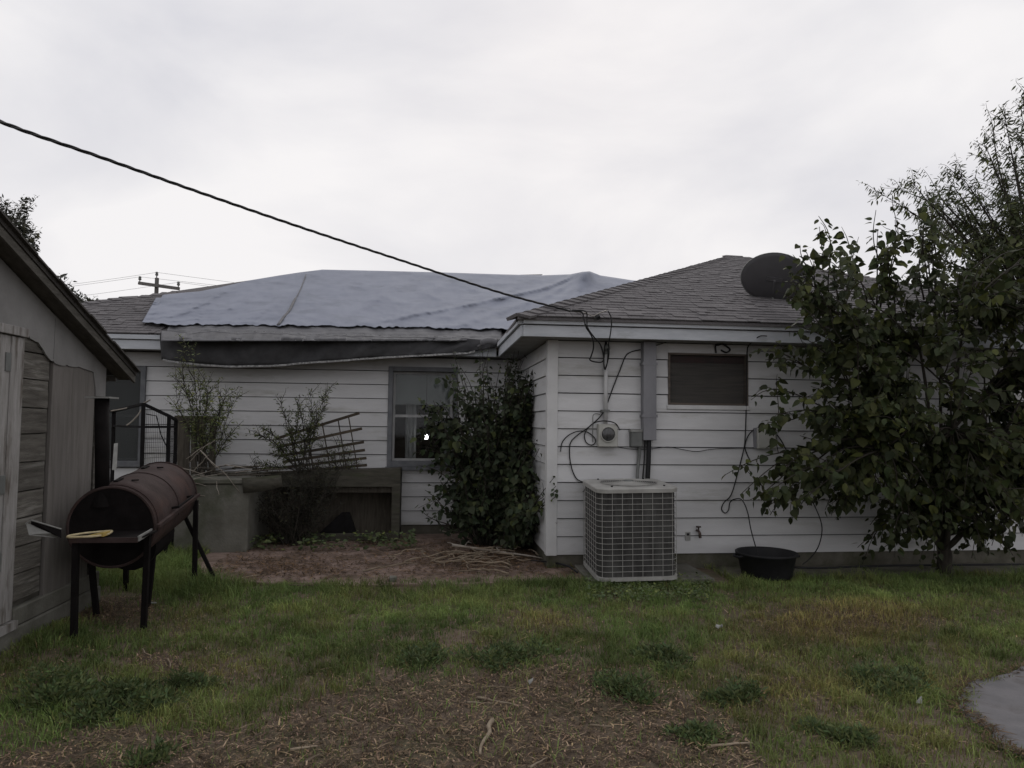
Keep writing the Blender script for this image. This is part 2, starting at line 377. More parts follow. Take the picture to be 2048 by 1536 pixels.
# roof
AP = Vector((4.985, 11.2, EZ+SL*4.05)); A = Vector((.885, EY-.075, EZ-.005)); B = Vector((9.17, EY-.075, EZ-.005))
RB = Vector((4.985, 13.58, AP.z)); VL = Vector((.915, 9.49, EZ-.005))
ML = Vector((-6.27, 9.485, EZ-.005)); RL = Vector((-2.05, 13.73, 4.415)); RR = Vector((11, 13.73, 4.415)); MLb = Vector((-6.27, 17.97, EZ)); MRb = Vector((11, 17.97, EZ))
dn = Vector((0,0,-.03))
roof_w = MB().prism([A, B, AP], dn).prism([A, AP, RB, VL], dn).prism([B, Vector((9.14, 17.9, EZ)), RB, AP], dn).build('roof', M['shingle'], house)
roof_m = MB().prism([ML, VL, RB, Vector((4.985,13.73,4.415)), RL], dn).prism([ML, RL, MLb], dn).prism([RL, RR, MRb, MLb], dn).prism([RB, Vector((9.14,9.49,EZ)), Vector((11,9.49,EZ)), RR, Vector((4.985,13.73,4.415))], dn).build('roof', M['shingle'], house)
SHW = [.07, .10, .13, .17]; SH = {}
for wd in SHW:
    me = MB().hexa([(0,0,0),(wd,0,0),(wd,.17,-.002),(0,.17,-.002),(0,0,.010),(wd,0,.010),(wd,.17,.001),(0,.17,.001)]).v
    m_ = bpy.data.meshes.new('shingle'); m_.from_pydata(me, [], [(3,2,1,0),(4,5,6,7),(0,1,5,4),(1,2,6,5),(2,3,7,6),(3,0,4,7)]); m_.materials.append(M['shingle']); SH[wd] = m_
def shingle_face(roof, o, vmax, umin, umax, nmax):
    """rows on a plane that rises toward +Y from eave origin o; umin/umax functions of plan distance up-slope"""
    ca = 1/math.sqrt(1+SL*SL); e = .118; rows = int(vmax/ca/e)+1; cnt = 0; rest = MB()
    V = Vector((0, ca, SL*ca)); Nn = Vector((0, -SL*ca, ca)); U = Vector((1,0,0))
    for r in range(rows):
        v = r*e; yp = v*ca
        if yp > vmax-.05: break
        x = umin(yp+.15) - random.uniform(0, .15); xe = umax(yp+.15)
        while x < xe-.05:
            wd = random.choice(SHW); x0 = max(x, umin(yp+.15)); x1 = min(x+wd-.004, xe)
            if x1-x0 > .03:
                base = o + U*(x0-o.x) + V*(v-.012) + Nn*(.004+random.choice((0,0,0,.001,.003,.006)))
                m = Matrix(((U.x*(x1-x0)/wd, V.x, Nn.x, base.x),(U.y, V.y, Nn.y, base.y),(U.z, V.z, Nn.z, base.z),(0,0,0,1)))
                if cnt < nmax: link('shingle', SH[wd], None, roof, m)
                else:
                    rest.hexa([m @ Vector(q) for q in ((0,0,0),(wd,0,0),(wd,.17,-.002),(0,.17,-.002),(0,0,.010),(wd,0,.010),(wd,.17,.001),(0,.17,.001))])
                cnt += 1
            x += wd
    if rest.v: tag(rest.build('shingles', M['shingle'], roof), kind='stuff')
shingle_face(roof_w, A+Vector((0,0,.004)), 4.07, lambda t: A.x+t, lambda t: B.x-t, 300)
shingle_face(roof_m, ML+Vector((0,0,.004)), 4.2, lambda t: ML.x+t, lambda t: -3.35-t*.28, 300)
def caps(roof, a, b, n1, n2, n):
    d = (b-a); ln = d.length; d.normalize()
    for i in range(n):
        p = a + d*(ln*i/n); q = p + d*(ln/n*1.6)
        # two plates folded over the hip
        mb = MB()
        for nn in (n1, n2):
            s = d.cross(nn).normalized()
            if s.z > 0: s = -s
            up_ = nn*(.034+random.uniform(0,.006)); up2 = nn*.012
            e_ = s*.15
            mb.hexa([p+up2*.4, p+e_+up2*.4, q+e_, q, p+up_, p+e_+up_, q+e_+up2, q+up2])
        mb.build('hip_cap', M['shingle'], roof)
ca = 1/math.sqrt(1+SL*SL)
nf, nw, ne = Vector((0,-SL*ca,ca)), Vector((-SL*ca,0,ca)), Vector((SL*ca,0,ca))
caps(roof_w, A, AP, nf, nw, 40); caps(roof_w, B, AP, nf, ne, 34); caps(roof_m, ML, ML.lerp(RL, .42), nf, nw, 16)
# windows ----------------------------------------------------------
def ring(x0, x1, z0, z1, y0, y1, t, tb=None):
    tb = tb or t
    return MB().box((x0,y0,z0),(x0+t,y1,z1)).box((x1-t,y0,z0),(x1,y1,z1)).box((x0+t,y0,z1-t),(x1-t,y1,z1)).box((x0+t,y0,z0),(x1-t,y1,z0+tb))
def window(hole, y, split=True, screen=False):
    x0, x1, z0, z1 = hole
    wn = ring(x0-.012, x1+.012, z0-.02, z1+.012, y-.060, y+.06, .062, .075).build('window', M['winframe'], house, bevel=.003)
    ix0, ix1, iz0, iz1 = x0+.052, x1-.052, z0+.057, z1-.052
    zm = iz0+(iz1-iz0)*.5
    if split:
        for (a, b, dy) in ((iz0, zm+.015, 0), (zm-.012, iz1, .03)):
            ring(ix0, ix1, a, b, y+.005+dy, y+.03+dy, .032).build('sash', M['sash'], wn)
            MB().box((ix0+.03, y+.015+dy, a+.03), (ix1-.03, y+.019+dy, b-.03)).build('pane', M['glass'], wn)
    if screen: MB().box((ix0, y-.012, iz0), (ix1, y-.009, iz1)).build('screen', M['screen'], wn)
    # dim room box behind the opening
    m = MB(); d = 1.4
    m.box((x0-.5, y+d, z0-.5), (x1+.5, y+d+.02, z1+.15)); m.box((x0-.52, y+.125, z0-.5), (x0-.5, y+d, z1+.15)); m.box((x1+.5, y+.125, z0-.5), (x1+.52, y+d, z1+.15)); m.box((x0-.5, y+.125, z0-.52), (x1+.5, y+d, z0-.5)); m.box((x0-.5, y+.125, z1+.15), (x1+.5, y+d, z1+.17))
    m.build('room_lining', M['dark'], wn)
    return wn
w1 = window(main_win, MW)
MB().box((main_win[0]-.03, MW-.095, main_win[2]-.07), (main_win[1]+.03, MW+.02, main_win[2]-.021)).build('sill', M['winframe'], w1, bevel=.003)
MB().box((main_win[0]-.05, MW-.045, main_win[2]-.105), (main_win[1]+.05, MW-.001, main_win[2]-.071)).build('apron', M['trim'], w1)
MB().box((main_win[0]+.06, MW+.075, 1.78), (main_win[1]-.06, MW+.08, main_win[3]-.06)).build('roller_blind', M['blind'], w1)
for (a, b, y_) in ((-.31,-.16,.16),(.22,.34,.16)):
    m = MB(); n = 10
    for i in range(n+1):
        x = a+(b-a)*i/n; yy = MW+y_+.015*math.sin(i*2.2)
        m.v += [(x, yy, 1.0), (x, yy, 2.25)]
    for i in range(n): m.f.append((2*i, 2*i+2, 2*i+3, 2*i+1))
    m.build('curtain', M['curtain'], w1, smooth=True)
window(left_win, MW, True, True)
x0, x1, z0, z1 = wing_win
w3 = ring(x0-.004, x1+.004, z0-.004, z1+.004, WY-.040, WY+.06, .022).build('window', M['brownpanel'], house)
MB().box((x0+.02, WY+.004, z0+.02), (x1-.02, WY+.006, z1-.02)).build('screen', M['screen_thin'], w3)
MB().box((x0+.02, WY+.03, z0+.02), (x1-.02, WY+.045, z1-.02)).build('wood_panel', M['brownpanel'], w3)
MB().box((x0+.02, WY+.014, z1-.1), (x1-.02, WY+.02, z1-.025)).build('valance', M['red'], w3)
MB().box((x0-.02, WY-.048, z0-.052), (x1+.02, WY-.0, z0-.006)).build('sill', M['trim'], w3, bevel=.003)
# added glowing shape imitating the camera flash reflected in the rear window
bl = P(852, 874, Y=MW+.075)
lb = empty('flash_glint', bl, 'small added white glow behind the lower pane of the rear window standing in for a flash reflection', 'light')
MB().lathe([(.001,-.033),(.021,-.027),(.031,-.010),(.031,.006),(.019,.026),(.012,.040)], bl, 12).build('glint', M['glint'], lb, smooth=True)
MB().tube([bl+Vector((0,0,.036)), bl+Vector((0,0,.085))], .013, 8).build('socket', M['boxmetal'], lb)  # holder and hanger are made up along with the glow
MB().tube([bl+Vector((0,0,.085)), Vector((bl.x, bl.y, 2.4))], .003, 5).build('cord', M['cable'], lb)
exec_marker = 0
# ------------------------------------------------------------------ tarps
def interp(tab, x):
    if x <= tab[0][0]: return tab[0][1]
    for (a, b), (c, d) in zip(tab[:-1], tab[1:]):
        if x <= c: return b+(d-b)*(x-a)/(c-a)
    return tab[-1][1]
top_t = [(312,596),(318,590),(400,583),(440,575),(500,561),(560,551),(600,545),(645,539.5),(760,542),(880,545),(1000,549),(1085,551),(1110,550),(1140,549),(1165,544),(1180,543),(1200,551),(1265,561),(1330,566)]
bot_t = [(296,645),(330,648),(345,652),(400,650),(560,652),(800,655),(1000,660),(1025,658),(1060,664),(1330,700)]
from mathutils import noise as _mn
def mn0(a, b_, c): return _mn.noise(Vector((a, b_, c*7.3)))
def fold(u, v):    # height of ridges and wrinkles over the deck
    h = .058 + .012*mn0(u*.012, v*2.2, 1) + .010*mn0(u*.03-v*1.5, v*3, 5) + .006*mn0(u*.09+v*2, v*7, 9) + .012*abs(mn0(u*.016+v*3.3, v*1.2, 12)) + .016*(1-abs(mn0(u*.008+v*.8, v*5.5, 61)))**4 + .010*(1-abs(mn0(u*.02-v*2, v*9, 62)))**5
    h += .012*math.exp(-((u-(615-55*v))/7)**2)                           # long seam
    c = 1170-330*v**1.4                                                   # fan of folds below the lump
    for k, a in enumerate((-18, 8, 34, 80, 150)):
        cc = 1172-(60+a*2.6)*v**1.3-a*.15
        h += .050*math.exp(-((u-cc)/(8+11*v))**2)*(1-v*.8)*(1+.6*mn0(v*5, k*3.1, 3))
    for s, o_ in ((380,.5),(430,.2),(500,.35),(540,.6),(700,.25),(760,.45),(820,.7),(870,.3),(930,.6),(1000,.4)):
        h += .032*math.exp(-(((u-s)-(v-o_)*-160)/16)**2)*math.exp(-((v-o_)/.22)**2)
    h += .17*math.exp(-((u-1172)/16)**2)*math.exp(-(v/.16)**2)           # lump over a vent by the ridge
    return h
def edgew(u): return 3.2*mn0(u*.035, 0, 21) + 2.4*mn0(u*.11, 0, 33)
def make_tarp():
    mb = MB(); nu, nv = 430, 44
    for j in range(nv+1):
        v = j/nv
        for i in range(nu+1):
            u = 300+i/nu*(1330-300)
            lx = (296-312)*v*max(0, 1-(u-300)/60)
            yt, yb = interp(top_t, u), interp(bot_t, u)
            yb += edgew(u)
            y = yt+(yb-yt)*v
            p = PR(u+lx+12*(1-v)*max(0, 1-(u-300)/60), y, fold(u, v) + (.05 if False else 0))
            if j == nv: p.z += .006+.03*max(0, mn0(u*.06, 0, 44))
            mb.v.append(tuple(p))
    n = nu+1
    for j in range(nv):
        for i in range(nu): mb.f.append((j*n+i, j*n+i+1, (j+1)*n+i+1, (j+1)*n+i))
    # drape over the ridge and the hip behind
    b = len(mb.v)
    for k in (1, 2):
        for i in range(nu+1):
            p = Vector(mb.v[i]); mb.v.append((p.x, p.y+.5*k, p.z-.24*k-.02))
    for k in range(2):
        for i in range(nu):
            a0 = (i if k == 0 else b+i); a1 = b+k*n+i
            mb.f.append((a0+1, a0, a1, a1+1))
    root = empty('tarp', PR(650, 648), 'pale grey tarp spread over the ridge and upper rear roof slope', 'tarp')
    t = mb.build('sheet', M['tarp'], root, smooth=True)
    so_ = t.modifiers.new('solid', 'SOLIDIFY'); so_.thickness = .004; so_.offset = 1
    # seam strip and reinforced edge
    seam = [(612,549),(606,566),(598,585),(588,602),(578,622),(566,636),(556,650)]
    mb = MB(); pts = [PR(x, y, fold(x, (y-548)/103)+.012) for x, y in seam]
    mb.tube(curve(pts, 5), [.004,.006]+[.012]*27+[.018,.02], 6) if False else mb.tube(curve(pts, 5), [.008]*14+[.02]*17, 6)
    mb.build('seam', M['tarp2'], root, smooth=True)
    hem = []
    for i in range(120):
        u = 304+i*(1024-304)/119; hem.append(PR(u, interp(bot_t, u)+1.0+edgew(u), .012+.02*max(0, mn0(u*.06, 0, 44))))
    MB().tube(hem, .012, 5).build('edge_rope', M['cable'], root)
    mb = MB()                                                             # flap folded open at the lump
    q = [PR(1155,549,.06), PR(1168,546,.13), PR(1172,553,.12), PR(1160,556,.05)]
    mb.prism(q, (0,-.01,.004)).build('torn_flap', M['tarp2'], root)
    mb = MB(); q = [PR(1040,550,.03), PR(1085,549,.05), PR(1076,556,.03), PR(1050,556,.02)]
    mb.prism(q, (0,-.01,.004)).build('torn_flap', M['tarp2'], root)
make_tarp()
def make_tarp2():
    root = empty('tarp', PR(600, 672), 'dark grey tarp sagging over the eave with a frayed white hem', 'tarp')
    # profile columns across X: on roof from under the upper tarp to the eave, then hanging
    hem_y = [(326,719),(345,723),(400,729),(460,733),(540,731),(640,724),(760,715),(860,710),(930,706),(960,700),(1000,694)]
    cols = []; nu = 150
    ye = MY-.09
    for i in range(nu+1):
        u = 322+i/nu*(1003-322); col = []
        wl = max(0, 1-(u-322)/26)
        for k in range(19):
            v = k/18; y = 642+(682-642)*v
            p = PR(u+wl*22*(1-v), y, .040+.012*((v*6*1.0+.3*mn0(u*.02,v,2)) % 1.0)+.012*mn0(u*.05, v*2, 8)+.006*mn0(u*.16, v*6, 18)); col.append(p)
        pe = P(u, 688, Y=ye); e = Vector((pe.x, ye, EZ+.026+.022*mn0(u*.02,0,71)+.012*mn0(u*.07,0,72)))
        col.append(e)
        hb = P(u, interp(hem_y, u), Y=ye+.0)
        for k in range(1, 9):
            t = k/8
            z = e.z+(hb.z-e.z)*t
            bul = (.045*math.sin(math.pi*t)*(.6+.4*math.sin(u*.019)) + .055*mn0(u*.018+t, t*1.6, 51) + .026*mn0(u*.06+t*3, t*2, 52))*min(1,4*t) + .012*t
            col.append(Vector((e.x+(hb.x-e.x)*t+.01*math.sin(u*.05+t*5), ye-.005-bul, z)))
        cols.append(col)
    for nm, k0, k1, mm in (('sheet', 0, 20, 'tarp2'), ('hanging_flap', 19, 28, 'flap')):
        mb = MB(); cc_ = [c[k0:k1] for c in cols]; m = len(cc_[0])
        for c in cc_: mb.v += [tuple(p) for p in c]
        for i in range(nu):
            for k in range(m-1): mb.f.append((i*m+k, (i+1)*m+k, (i+1)*m+k+1, i*m+k+1))
        t = mb.build(nm, M[mm], root, smooth=True)
        s_ = t.modifiers.new('solid', 'SOLIDIFY'); s_.thickness = .004
    h = MB()
    hp = [c[-1]+Vector((0,-.006,-.004)) for c in cols[1:int(nu*.93)]]
    for a, b in zip(hp[:-1], hp[1:]):
        h.hexa([a+Vector((0,-.004,-.012)), b+Vector((0,-.004,-.012)), b+Vector((0,.004,-.012)), a+Vector((0,.004,-.012)), a+Vector((0,-.004,.012)), b+Vector((0,-.004,.012)), b+Vector((0,.004,.012)), a+Vector((0,.004,.012))])
    h.build('hem', M['hem'], root)
    st = MB()                                                            # stitches along the eave fold
    for i in range(8, nu-12, 4):
        a, b = cols[i][19]+Vector((0,-.008,.02)), cols[i+2][19]+Vector((0,-.008,.02))
        st.bar(a, b, .008, .006)
    tag(st.build('stitching', M['hem'], root), kind='stuff')
    mb = MB()                                                            # bunched end by the wing eave
    pts = [P(955,694,Y=MY-.1), P(970,684,Y=MY-.1), P(985,683,Y=MY-.12), P(998,690,Y=MY-.1)]
    mb.tube(curve(pts, 5), [.02]*3+[.05]*10+[.03]*3, 8).build('bunched_end', M['tarp2'], root, smooth=True)
make_tarp2()

# ------------------------------------------------------------------ wall equipment on the wing
def q(px, py, d=.02): return P(px, py, Y=WY-d)
def thing_box(name, label, cat, a, b, m, parts=None, bevel=.006):
    r = empty(name, ((a[0]+b[0])/2, b[1], a[2]), label, cat)
    MB().box(a, b).build('body', m, r, bevel=bevel); return r
# square duct
a, b = q(1281, 880), q(1307, 682)
dk = empty('line_set_duct', (a.x, WY, a.z), 'tall square grey metal duct running down the wall from the eave', 'duct')
MB().box((a.x, WY-.13, a.z), (a.x+.142, WY-.021, SOF-.005)).build('casing', M['greymetal'], dk, bevel=.004)
for zc in (1.62, 2.18): MB().box((a.x-.012, WY-.134, zc), (a.x+.154, WY-.0205, zc+.03)).build('strap', M['greymetal'], dk)
tx = a.x
ls = empty('refrigerant_line', (tx+.07, WY-.08, .95), 'thick black insulated line dropping from the square duct behind the condenser', 'pipe')
MB().tube(curve([(tx+.075, WY-.08, a.z+.01), (tx+.07, WY-.08, 1.15), (tx+.055, WY-.09, .9), (tx+.05, WY-.10, .55)], 6), .026, 10).build('insulation', M['rubber'], ls, smooth=True)
MB().tube(curve([(tx+.03, WY-.085, a.z+.01), (tx+.022, WY-.08, 1.15), (tx+.0, WY-.09, .9), (tx-.005, WY-.10, .55)], 6), .008, 8).build('liquid_line', M['cable'], ls, smooth=True)
# disconnect box
a, b = q(1258, 893), q(1290, 860)
db = thing_box('disconnect_box', 'small grey disconnect box beside the square duct', 'electric box', (a.x, WY-.11, a.z), (tx-.003, WY-.021, b.z), M['boxmetal'])
MB().box((a.x-.008, WY-.118, b.z-.022), (tx-.004, WY-.024, b.z+.006)).build('lid', M['pale_bent'], db, bevel=.003)
MB().box((a.x+.012, WY-.1135, a.z+.012), (tx-.02, WY-.1105, b.z-.035)).build('door', M['boxmetal'], db, bevel=.001)
wp = empty('whip_conduit', (a.x+.09, WY-.06, .9), 'grey flexible conduit from the disconnect box to the condenser', 'conduit')
MB().tube(curve([(a.x+.105, WY-.06, a.z+.004), (a.x+.10, WY-.06, a.z-.1), (a.x+.075, WY-.08, a.z-.3), (a.x+.07, WY-.09, a.z-.6)], 6), .018, 8).build('conduit', M['boxmetal'], wp, smooth=True)
# meter box
a, b = q(1193, 893), q(1231, 848); cx, cz = (a.x+b.x)/2, (a.z+b.z)/2
mt = empty('electric_meter', (cx, WY, a.z), 'beige electric meter box with round dark glass meter', 'meter')
MB().box((a.x, WY-.12, a.z), (b.x, WY-.021, b.z)).build('box', M['beige'], mt, bevel=.006)
Mx = Matrix.Rotation(math.radians(90), 3, 'X')
MB().lathe([(.001,.022),(.060,.020),(.069,.014),(.072,0),(.072,-.01)], (cx-.003, WY-.122, cz+.012), 28, Mx).build('meter_dial', M['meterface'], mt, smooth=True)
MB().lathe([(.073,-.01),(.073,.014),(.083,.014),(.083,-.01)], (cx-.003, WY-.122, cz+.012), 28, Mx).build('ring', M['beige'], mt, smooth=True)
# service conduit
cxp = P(1211, 800, Y=WY-.06).x
mc = empty('service_conduit', (cxp, WY-.06, b.z), 'white painted service conduit rising from the meter to the eave', 'conduit')
MB().tube([(cxp, WY-.07, b.z-.004), (cxp, WY-.07, 2.30)], .022, 12).build('pipe', M['whitepipe'], mc, smooth=True)
MB().tube(curve([(cxp, WY-.07, 2.29), (cxp, WY-.075, 2.34), (cxp, WY-.11, 2.37), (cxp, WY-.14, 2.345)], 5), [.027]*8+[.03]*8, 12).build('weatherhead', M['boxmetal'], mc, smooth=True)
cl = q(1211, 822, .03); MB().box((cxp-.05, WY-.096, cl.z-.012), (cxp+.04, WY-.0215, cl.z+.012)).build('clamp', M['boxmetal'], mc)
# cables
def cable(name, label, pts, r=.005, m='cable', n=6, cat='cable', group=None):
    pts = [P(p[0], p[1], Y=p[2]) if len(p) == 3 and p[0] > 60 else Vector(p) for p in pts]
    o = MB().tube(curve(pts, n), r, 6).build(name, M[m], None, smooth=True)
    return tag(o, label, cat, group)
y1 = WY-.043; yf = 6.98
# overhead triplex
cp = [(-420,60,2.7),(0,243,4.0),(200,314,4.6),(400,385,5.2),(600,454,5.75),(800,520,6.25),(1000,585,6.7),(1140,622,6.98)]
ctr = curve([P(x, y, Y=d) for x, y, d in cp], 26)
tp = empty('service_drop', ctr[-1], 'twisted black overhead power cable sagging across the sky to the eave', 'power cable')
for ph in (0, 2.1, 4.2):
    pts = []; s = 0
    for i, p in enumerate(ctr):
        if i: s += (ctr[i]-ctr[i-1]).length
        d = (ctr[min(i+1, len(ctr)-1)]-ctr[max(0, i-1)]).normalized(); x = d.cross(zz).normalized(); y = x.cross(d)
        a_ = s*17+ph; pts.append(p+(x*math.cos(a_)+y*math.sin(a_))*.0062)
    MB().tube(pts, .0056, 6).build('strand', M['cable'], tp, smooth=True)
en = ctr[-1]
cable('drip_loop', 'outer black drip loop hanging from the eave, turned back at its bottom', [tuple(en), (1163,624,6.97),(1168,640,6.97),(1173,656,6.97),(1184,674,7.0),(1187,695,7.1),(1182,713,7.2),(1180,720,7.25),(1192,724,7.3),(1206,722,7.33),(1209,700,7.35),(1211,684,7.36)], .0075)
cable('drip_loop', 'middle black drip loop reaching lowest in front of the white conduit', [tuple(en+Vector((.02,0,.01))), (1171,623,6.96),(1174,640,6.96),(1175,655,6.96),(1188,674,7.0),(1201,690,7.1),(1207,712,7.25),(1208,730,7.3),(1210,739,7.32),(1214,728,7.33),(1216,706,7.34),(1213,684,7.36)], .0075)
cable('drip_loop', 'right-hand black drip loop bowing out from the bare neutral wire', [(1216,622,6.95),(1222,634,6.95),(1223,650,6.95),(1220,672,6.98),(1217,690,7.1),(1218,706,7.25),(1215,724,7.3),(1210,738,7.31)], .0065)
cable('neutral_wire', 'bare metal wire bent over an anchor at the shingle edge', [tuple(en), (1170,626,7.0),(1186,632,7.05),(1200,626,7.02),(1214,621,6.95)], .006, 'bare')
an = empty('cable_anchor', P(1196,635,Y=7.1), 'small dark wire anchor bracket on the lowest shingles', 'bracket')
MB().tube([P(1188,637,Y=7.13), P(1197,632,Y=7.03)], .02, 8).build('bracket', M['boxmetal'], an)
MB().tube([P(1194,632,Y=7.04), P(1197,636,Y=7.02)], .024, 10).build('insulator', M['cable'], an)
cable('coax_cable', 'black cable slanting from beside the conduit up to the square duct', [(1215,806,y1),(1228,770,y1),(1240,740,y1),(1251,713,y1),(1262,704,y1),(1281,699,y1)], .0065)
cable('coax_cable', 'short black cable running from the square duct up to the soffit', [(1308,692,y1),(1322,688,y1),(1338,682,y1)], .005)
cable('phone_wire', 'long black wire drooping from the meter clamp down behind the condenser', [(1208,823,y1),(1196,838,y1),(1175,856,y1),(1153,872,y1),(1141,886,y1),(1139,908,y1),(1143,935,y1),(1153,957,y1),(1168,966,WY-.06),(1171,976,WY-.06),(1166,984,WY-.06)], .0065)
cable('phone_wire', 'black wire arching left of the meter and hanging free below', [(1121,903,y1),(1124,886,y1),(1134,873,y1),(1150,864,y1),(1166,862,y1),(1178,866,y1),(1190,877,y1),(1190,886,y1),(1182,890,y1),(1172,884,y1),(1169,870,y1),(1176,856,y1),(1188,846,y1),(1204,842,WY-.13),(1220,843,WY-.13),(1232,848,WY-.13),(1240,860,WY-.1)], .006)
cable('phone_wire', 'thin grey wire looped beside the left edge of the meter box', [(1200,829,y1),(1192,827,y1),(1186,832,y1),(1186,850,y1),(1185,870,y1),(1186,884,y1)], .004, 'boxmetal')
cable('wall_wire', 'thin dark wire stapled level along the siding right of the duct', [(1228,893,y1),(1262,898,y1),(1300,898,y1),(1330,894,y1),(1345,895,y1),(1370,900,y1),(1394,903,y1),(1420,899,y1),(1450,897,y1),(1488,896,y1),(1530,894,y1)], .004)
cable('hanging_cable', 'black cable running down past the high window then looping into the black tub', [(1534,672,7.12),(1520,672,7.13),(1508,681,7.2),(1497,692,y1),(1494,706,y1),(1493,760,y1),(1492,830,y1),(1490,880,y1),(1486,905,y1),(1473,955,y1),(1462,990,y1),(1448,1005,y1),(1443,1018,y1),(1450,1026,y1),(1457,1020,y1),(1460,1005,y1),(1470,998,WY-.08),(1484,1000,WY-.1),(1495,1024,WY-.2),(1502,1060,WY-.3),(1512,1096,WY-.42),(1516,1110,WY-.45)], .006)
cable('hanging_cable', 'black cable arched over the pale utility box and trailing to the ground', [(1502,925,y1),(1494,908,y1),(1490,893,y1),(1496,872,y1),(1510,858,y1),(1526,855,y1),(1540,859,y1),(1556,872,y1),(1570,895,y1),(1590,936,WY-.06),(1610,975,WY-.08),(1633,1020,WY-.1),(1644,1055,WY-.14),(1638,1090,WY-.2),(1622,1115,WY-.3),(1605,1129,WY-.3)], .006)
cable('window_hook', 'curled black wire stub above the high window', [(1432,706,y1),(1431,692,y1),(1437,690,y1),(1445,688,y1),(1455,694,y1),(1460,700,y1),(1452,705,y1),(1442,700,y1)], .010)
# utility box, vent, tap
a, b = q(1511, 897), q(1548, 856)
ub = thing_box('utility_box', 'pale grey cable junction box under the arched black cable', 'utility box', (a.x, WY-.085, a.z), (b.x, WY-.021, b.z), M['beige'])
MB().box((a.x-.03, WY-.05, a.z), (a.x-.001, WY-.021, b.z)).build('flange', M['greymetal'], ub)
MB().box((a.x+.015, WY-.089, a.z+.015), (b.x-.015, WY-.0855, b.z-.015)).build('cover', M['beige'], ub)
a, b = q(1676, 896), q(1722, 862)
dv = thing_box('wall_vent', 'dark square dryer vent hood half hidden by the tree leaves', 'vent', (a.x, WY-.10, a.z), (b.x, WY-.021, b.z), M['rubber'])
for k in range(3): MB().box((a.x+.01, WY-.108, a.z+.02+k*.05), (b.x-.01, WY-.1005, a.z+.055+k*.05)).build('louver', M['cage'], dv)
t0 = q(1393, 1066, .02)
tp_ = empty('garden_tap', (t0.x, WY, t0.z), 'small brown outdoor tap on the lowest siding right of the condenser', 'tap')
MB().tube(curve([t0+Vector((0,.0,.03)), t0+Vector((0,-.05,.03)), t0+Vector((.004,-.08,.01)), t0+Vector((.008,-.085,-.04))], 5), [.013]*10+[.016]*6, 8).build('spout', M['faucet'], tp_, smooth=True)
MB().lathe([(.001,.006),(.028,.006),(.028,-.006),(.001,-.006)], t0+Vector((0,-.06,.075)), 10).build('handle', M['faucet'], tp_)
MB().tube([t0+Vector((0,-.055,.03)), t0+Vector((0,-.06,.075))], .008, 6).build('stem', M['faucet'], tp_)
MB().lathe([(.001,.004),(.03,.004),(.03,-.004)], t0+Vector((0,.003,.03)), 12, Mx).build('flange', M['pale_bent'], tp_)
a = q(1375, 1072, .02)
ob = empty('outlet_cover', a, 'white open outlet plate low on the siding beside the condenser', 'outlet')
MB().box((a.x-.03, WY-.035, a.z-.045), (a.x+.03, WY-.021, a.z+.045)).build('plate', M['white'], ob, bevel=.003)
MB().box((a.x-.014, WY-.04, a.z+.008), (a.x+.014, WY-.0355, a.z+.032)).build('socket', M['cable'], ob)
# black rubber tub
tb0, tb1 = P(1475, 1105, Y=6.95), P(1590, 1105, Y=6.95); tcx = (tb0.x+tb1.x)/2; R_ = (tb1.x-tb0.x)/2
tub = empty('rubber_tub', (tcx, 6.95, .02), 'round black rubber tub standing on the strip below the high window', 'tub')
MB().lathe([(.001,.02),(R_*.76,.02),(R_*.80,.04),(R_*.93,.235),(R_*.99,.242),(R_*1.0,.262),(R_*.97,.268),(R_*.92,.255),(R_*.76,.05),(.001,.045)], (tcx, 6.95, 0), 40).build('shell', M['rubber'], tub, smooth=True)
for s in (-1, 1): MB().tube(curve([(tcx+s*R_*.9, 6.88, .235), (tcx+s*R_*1.06, 6.9, .225), (tcx+s*R_*1.06, 7.0, .225), (tcx+s*R_*.9, 7.02, .235)], 4), .012, 6).build('handle', M['rubber'], tub, smooth=True)

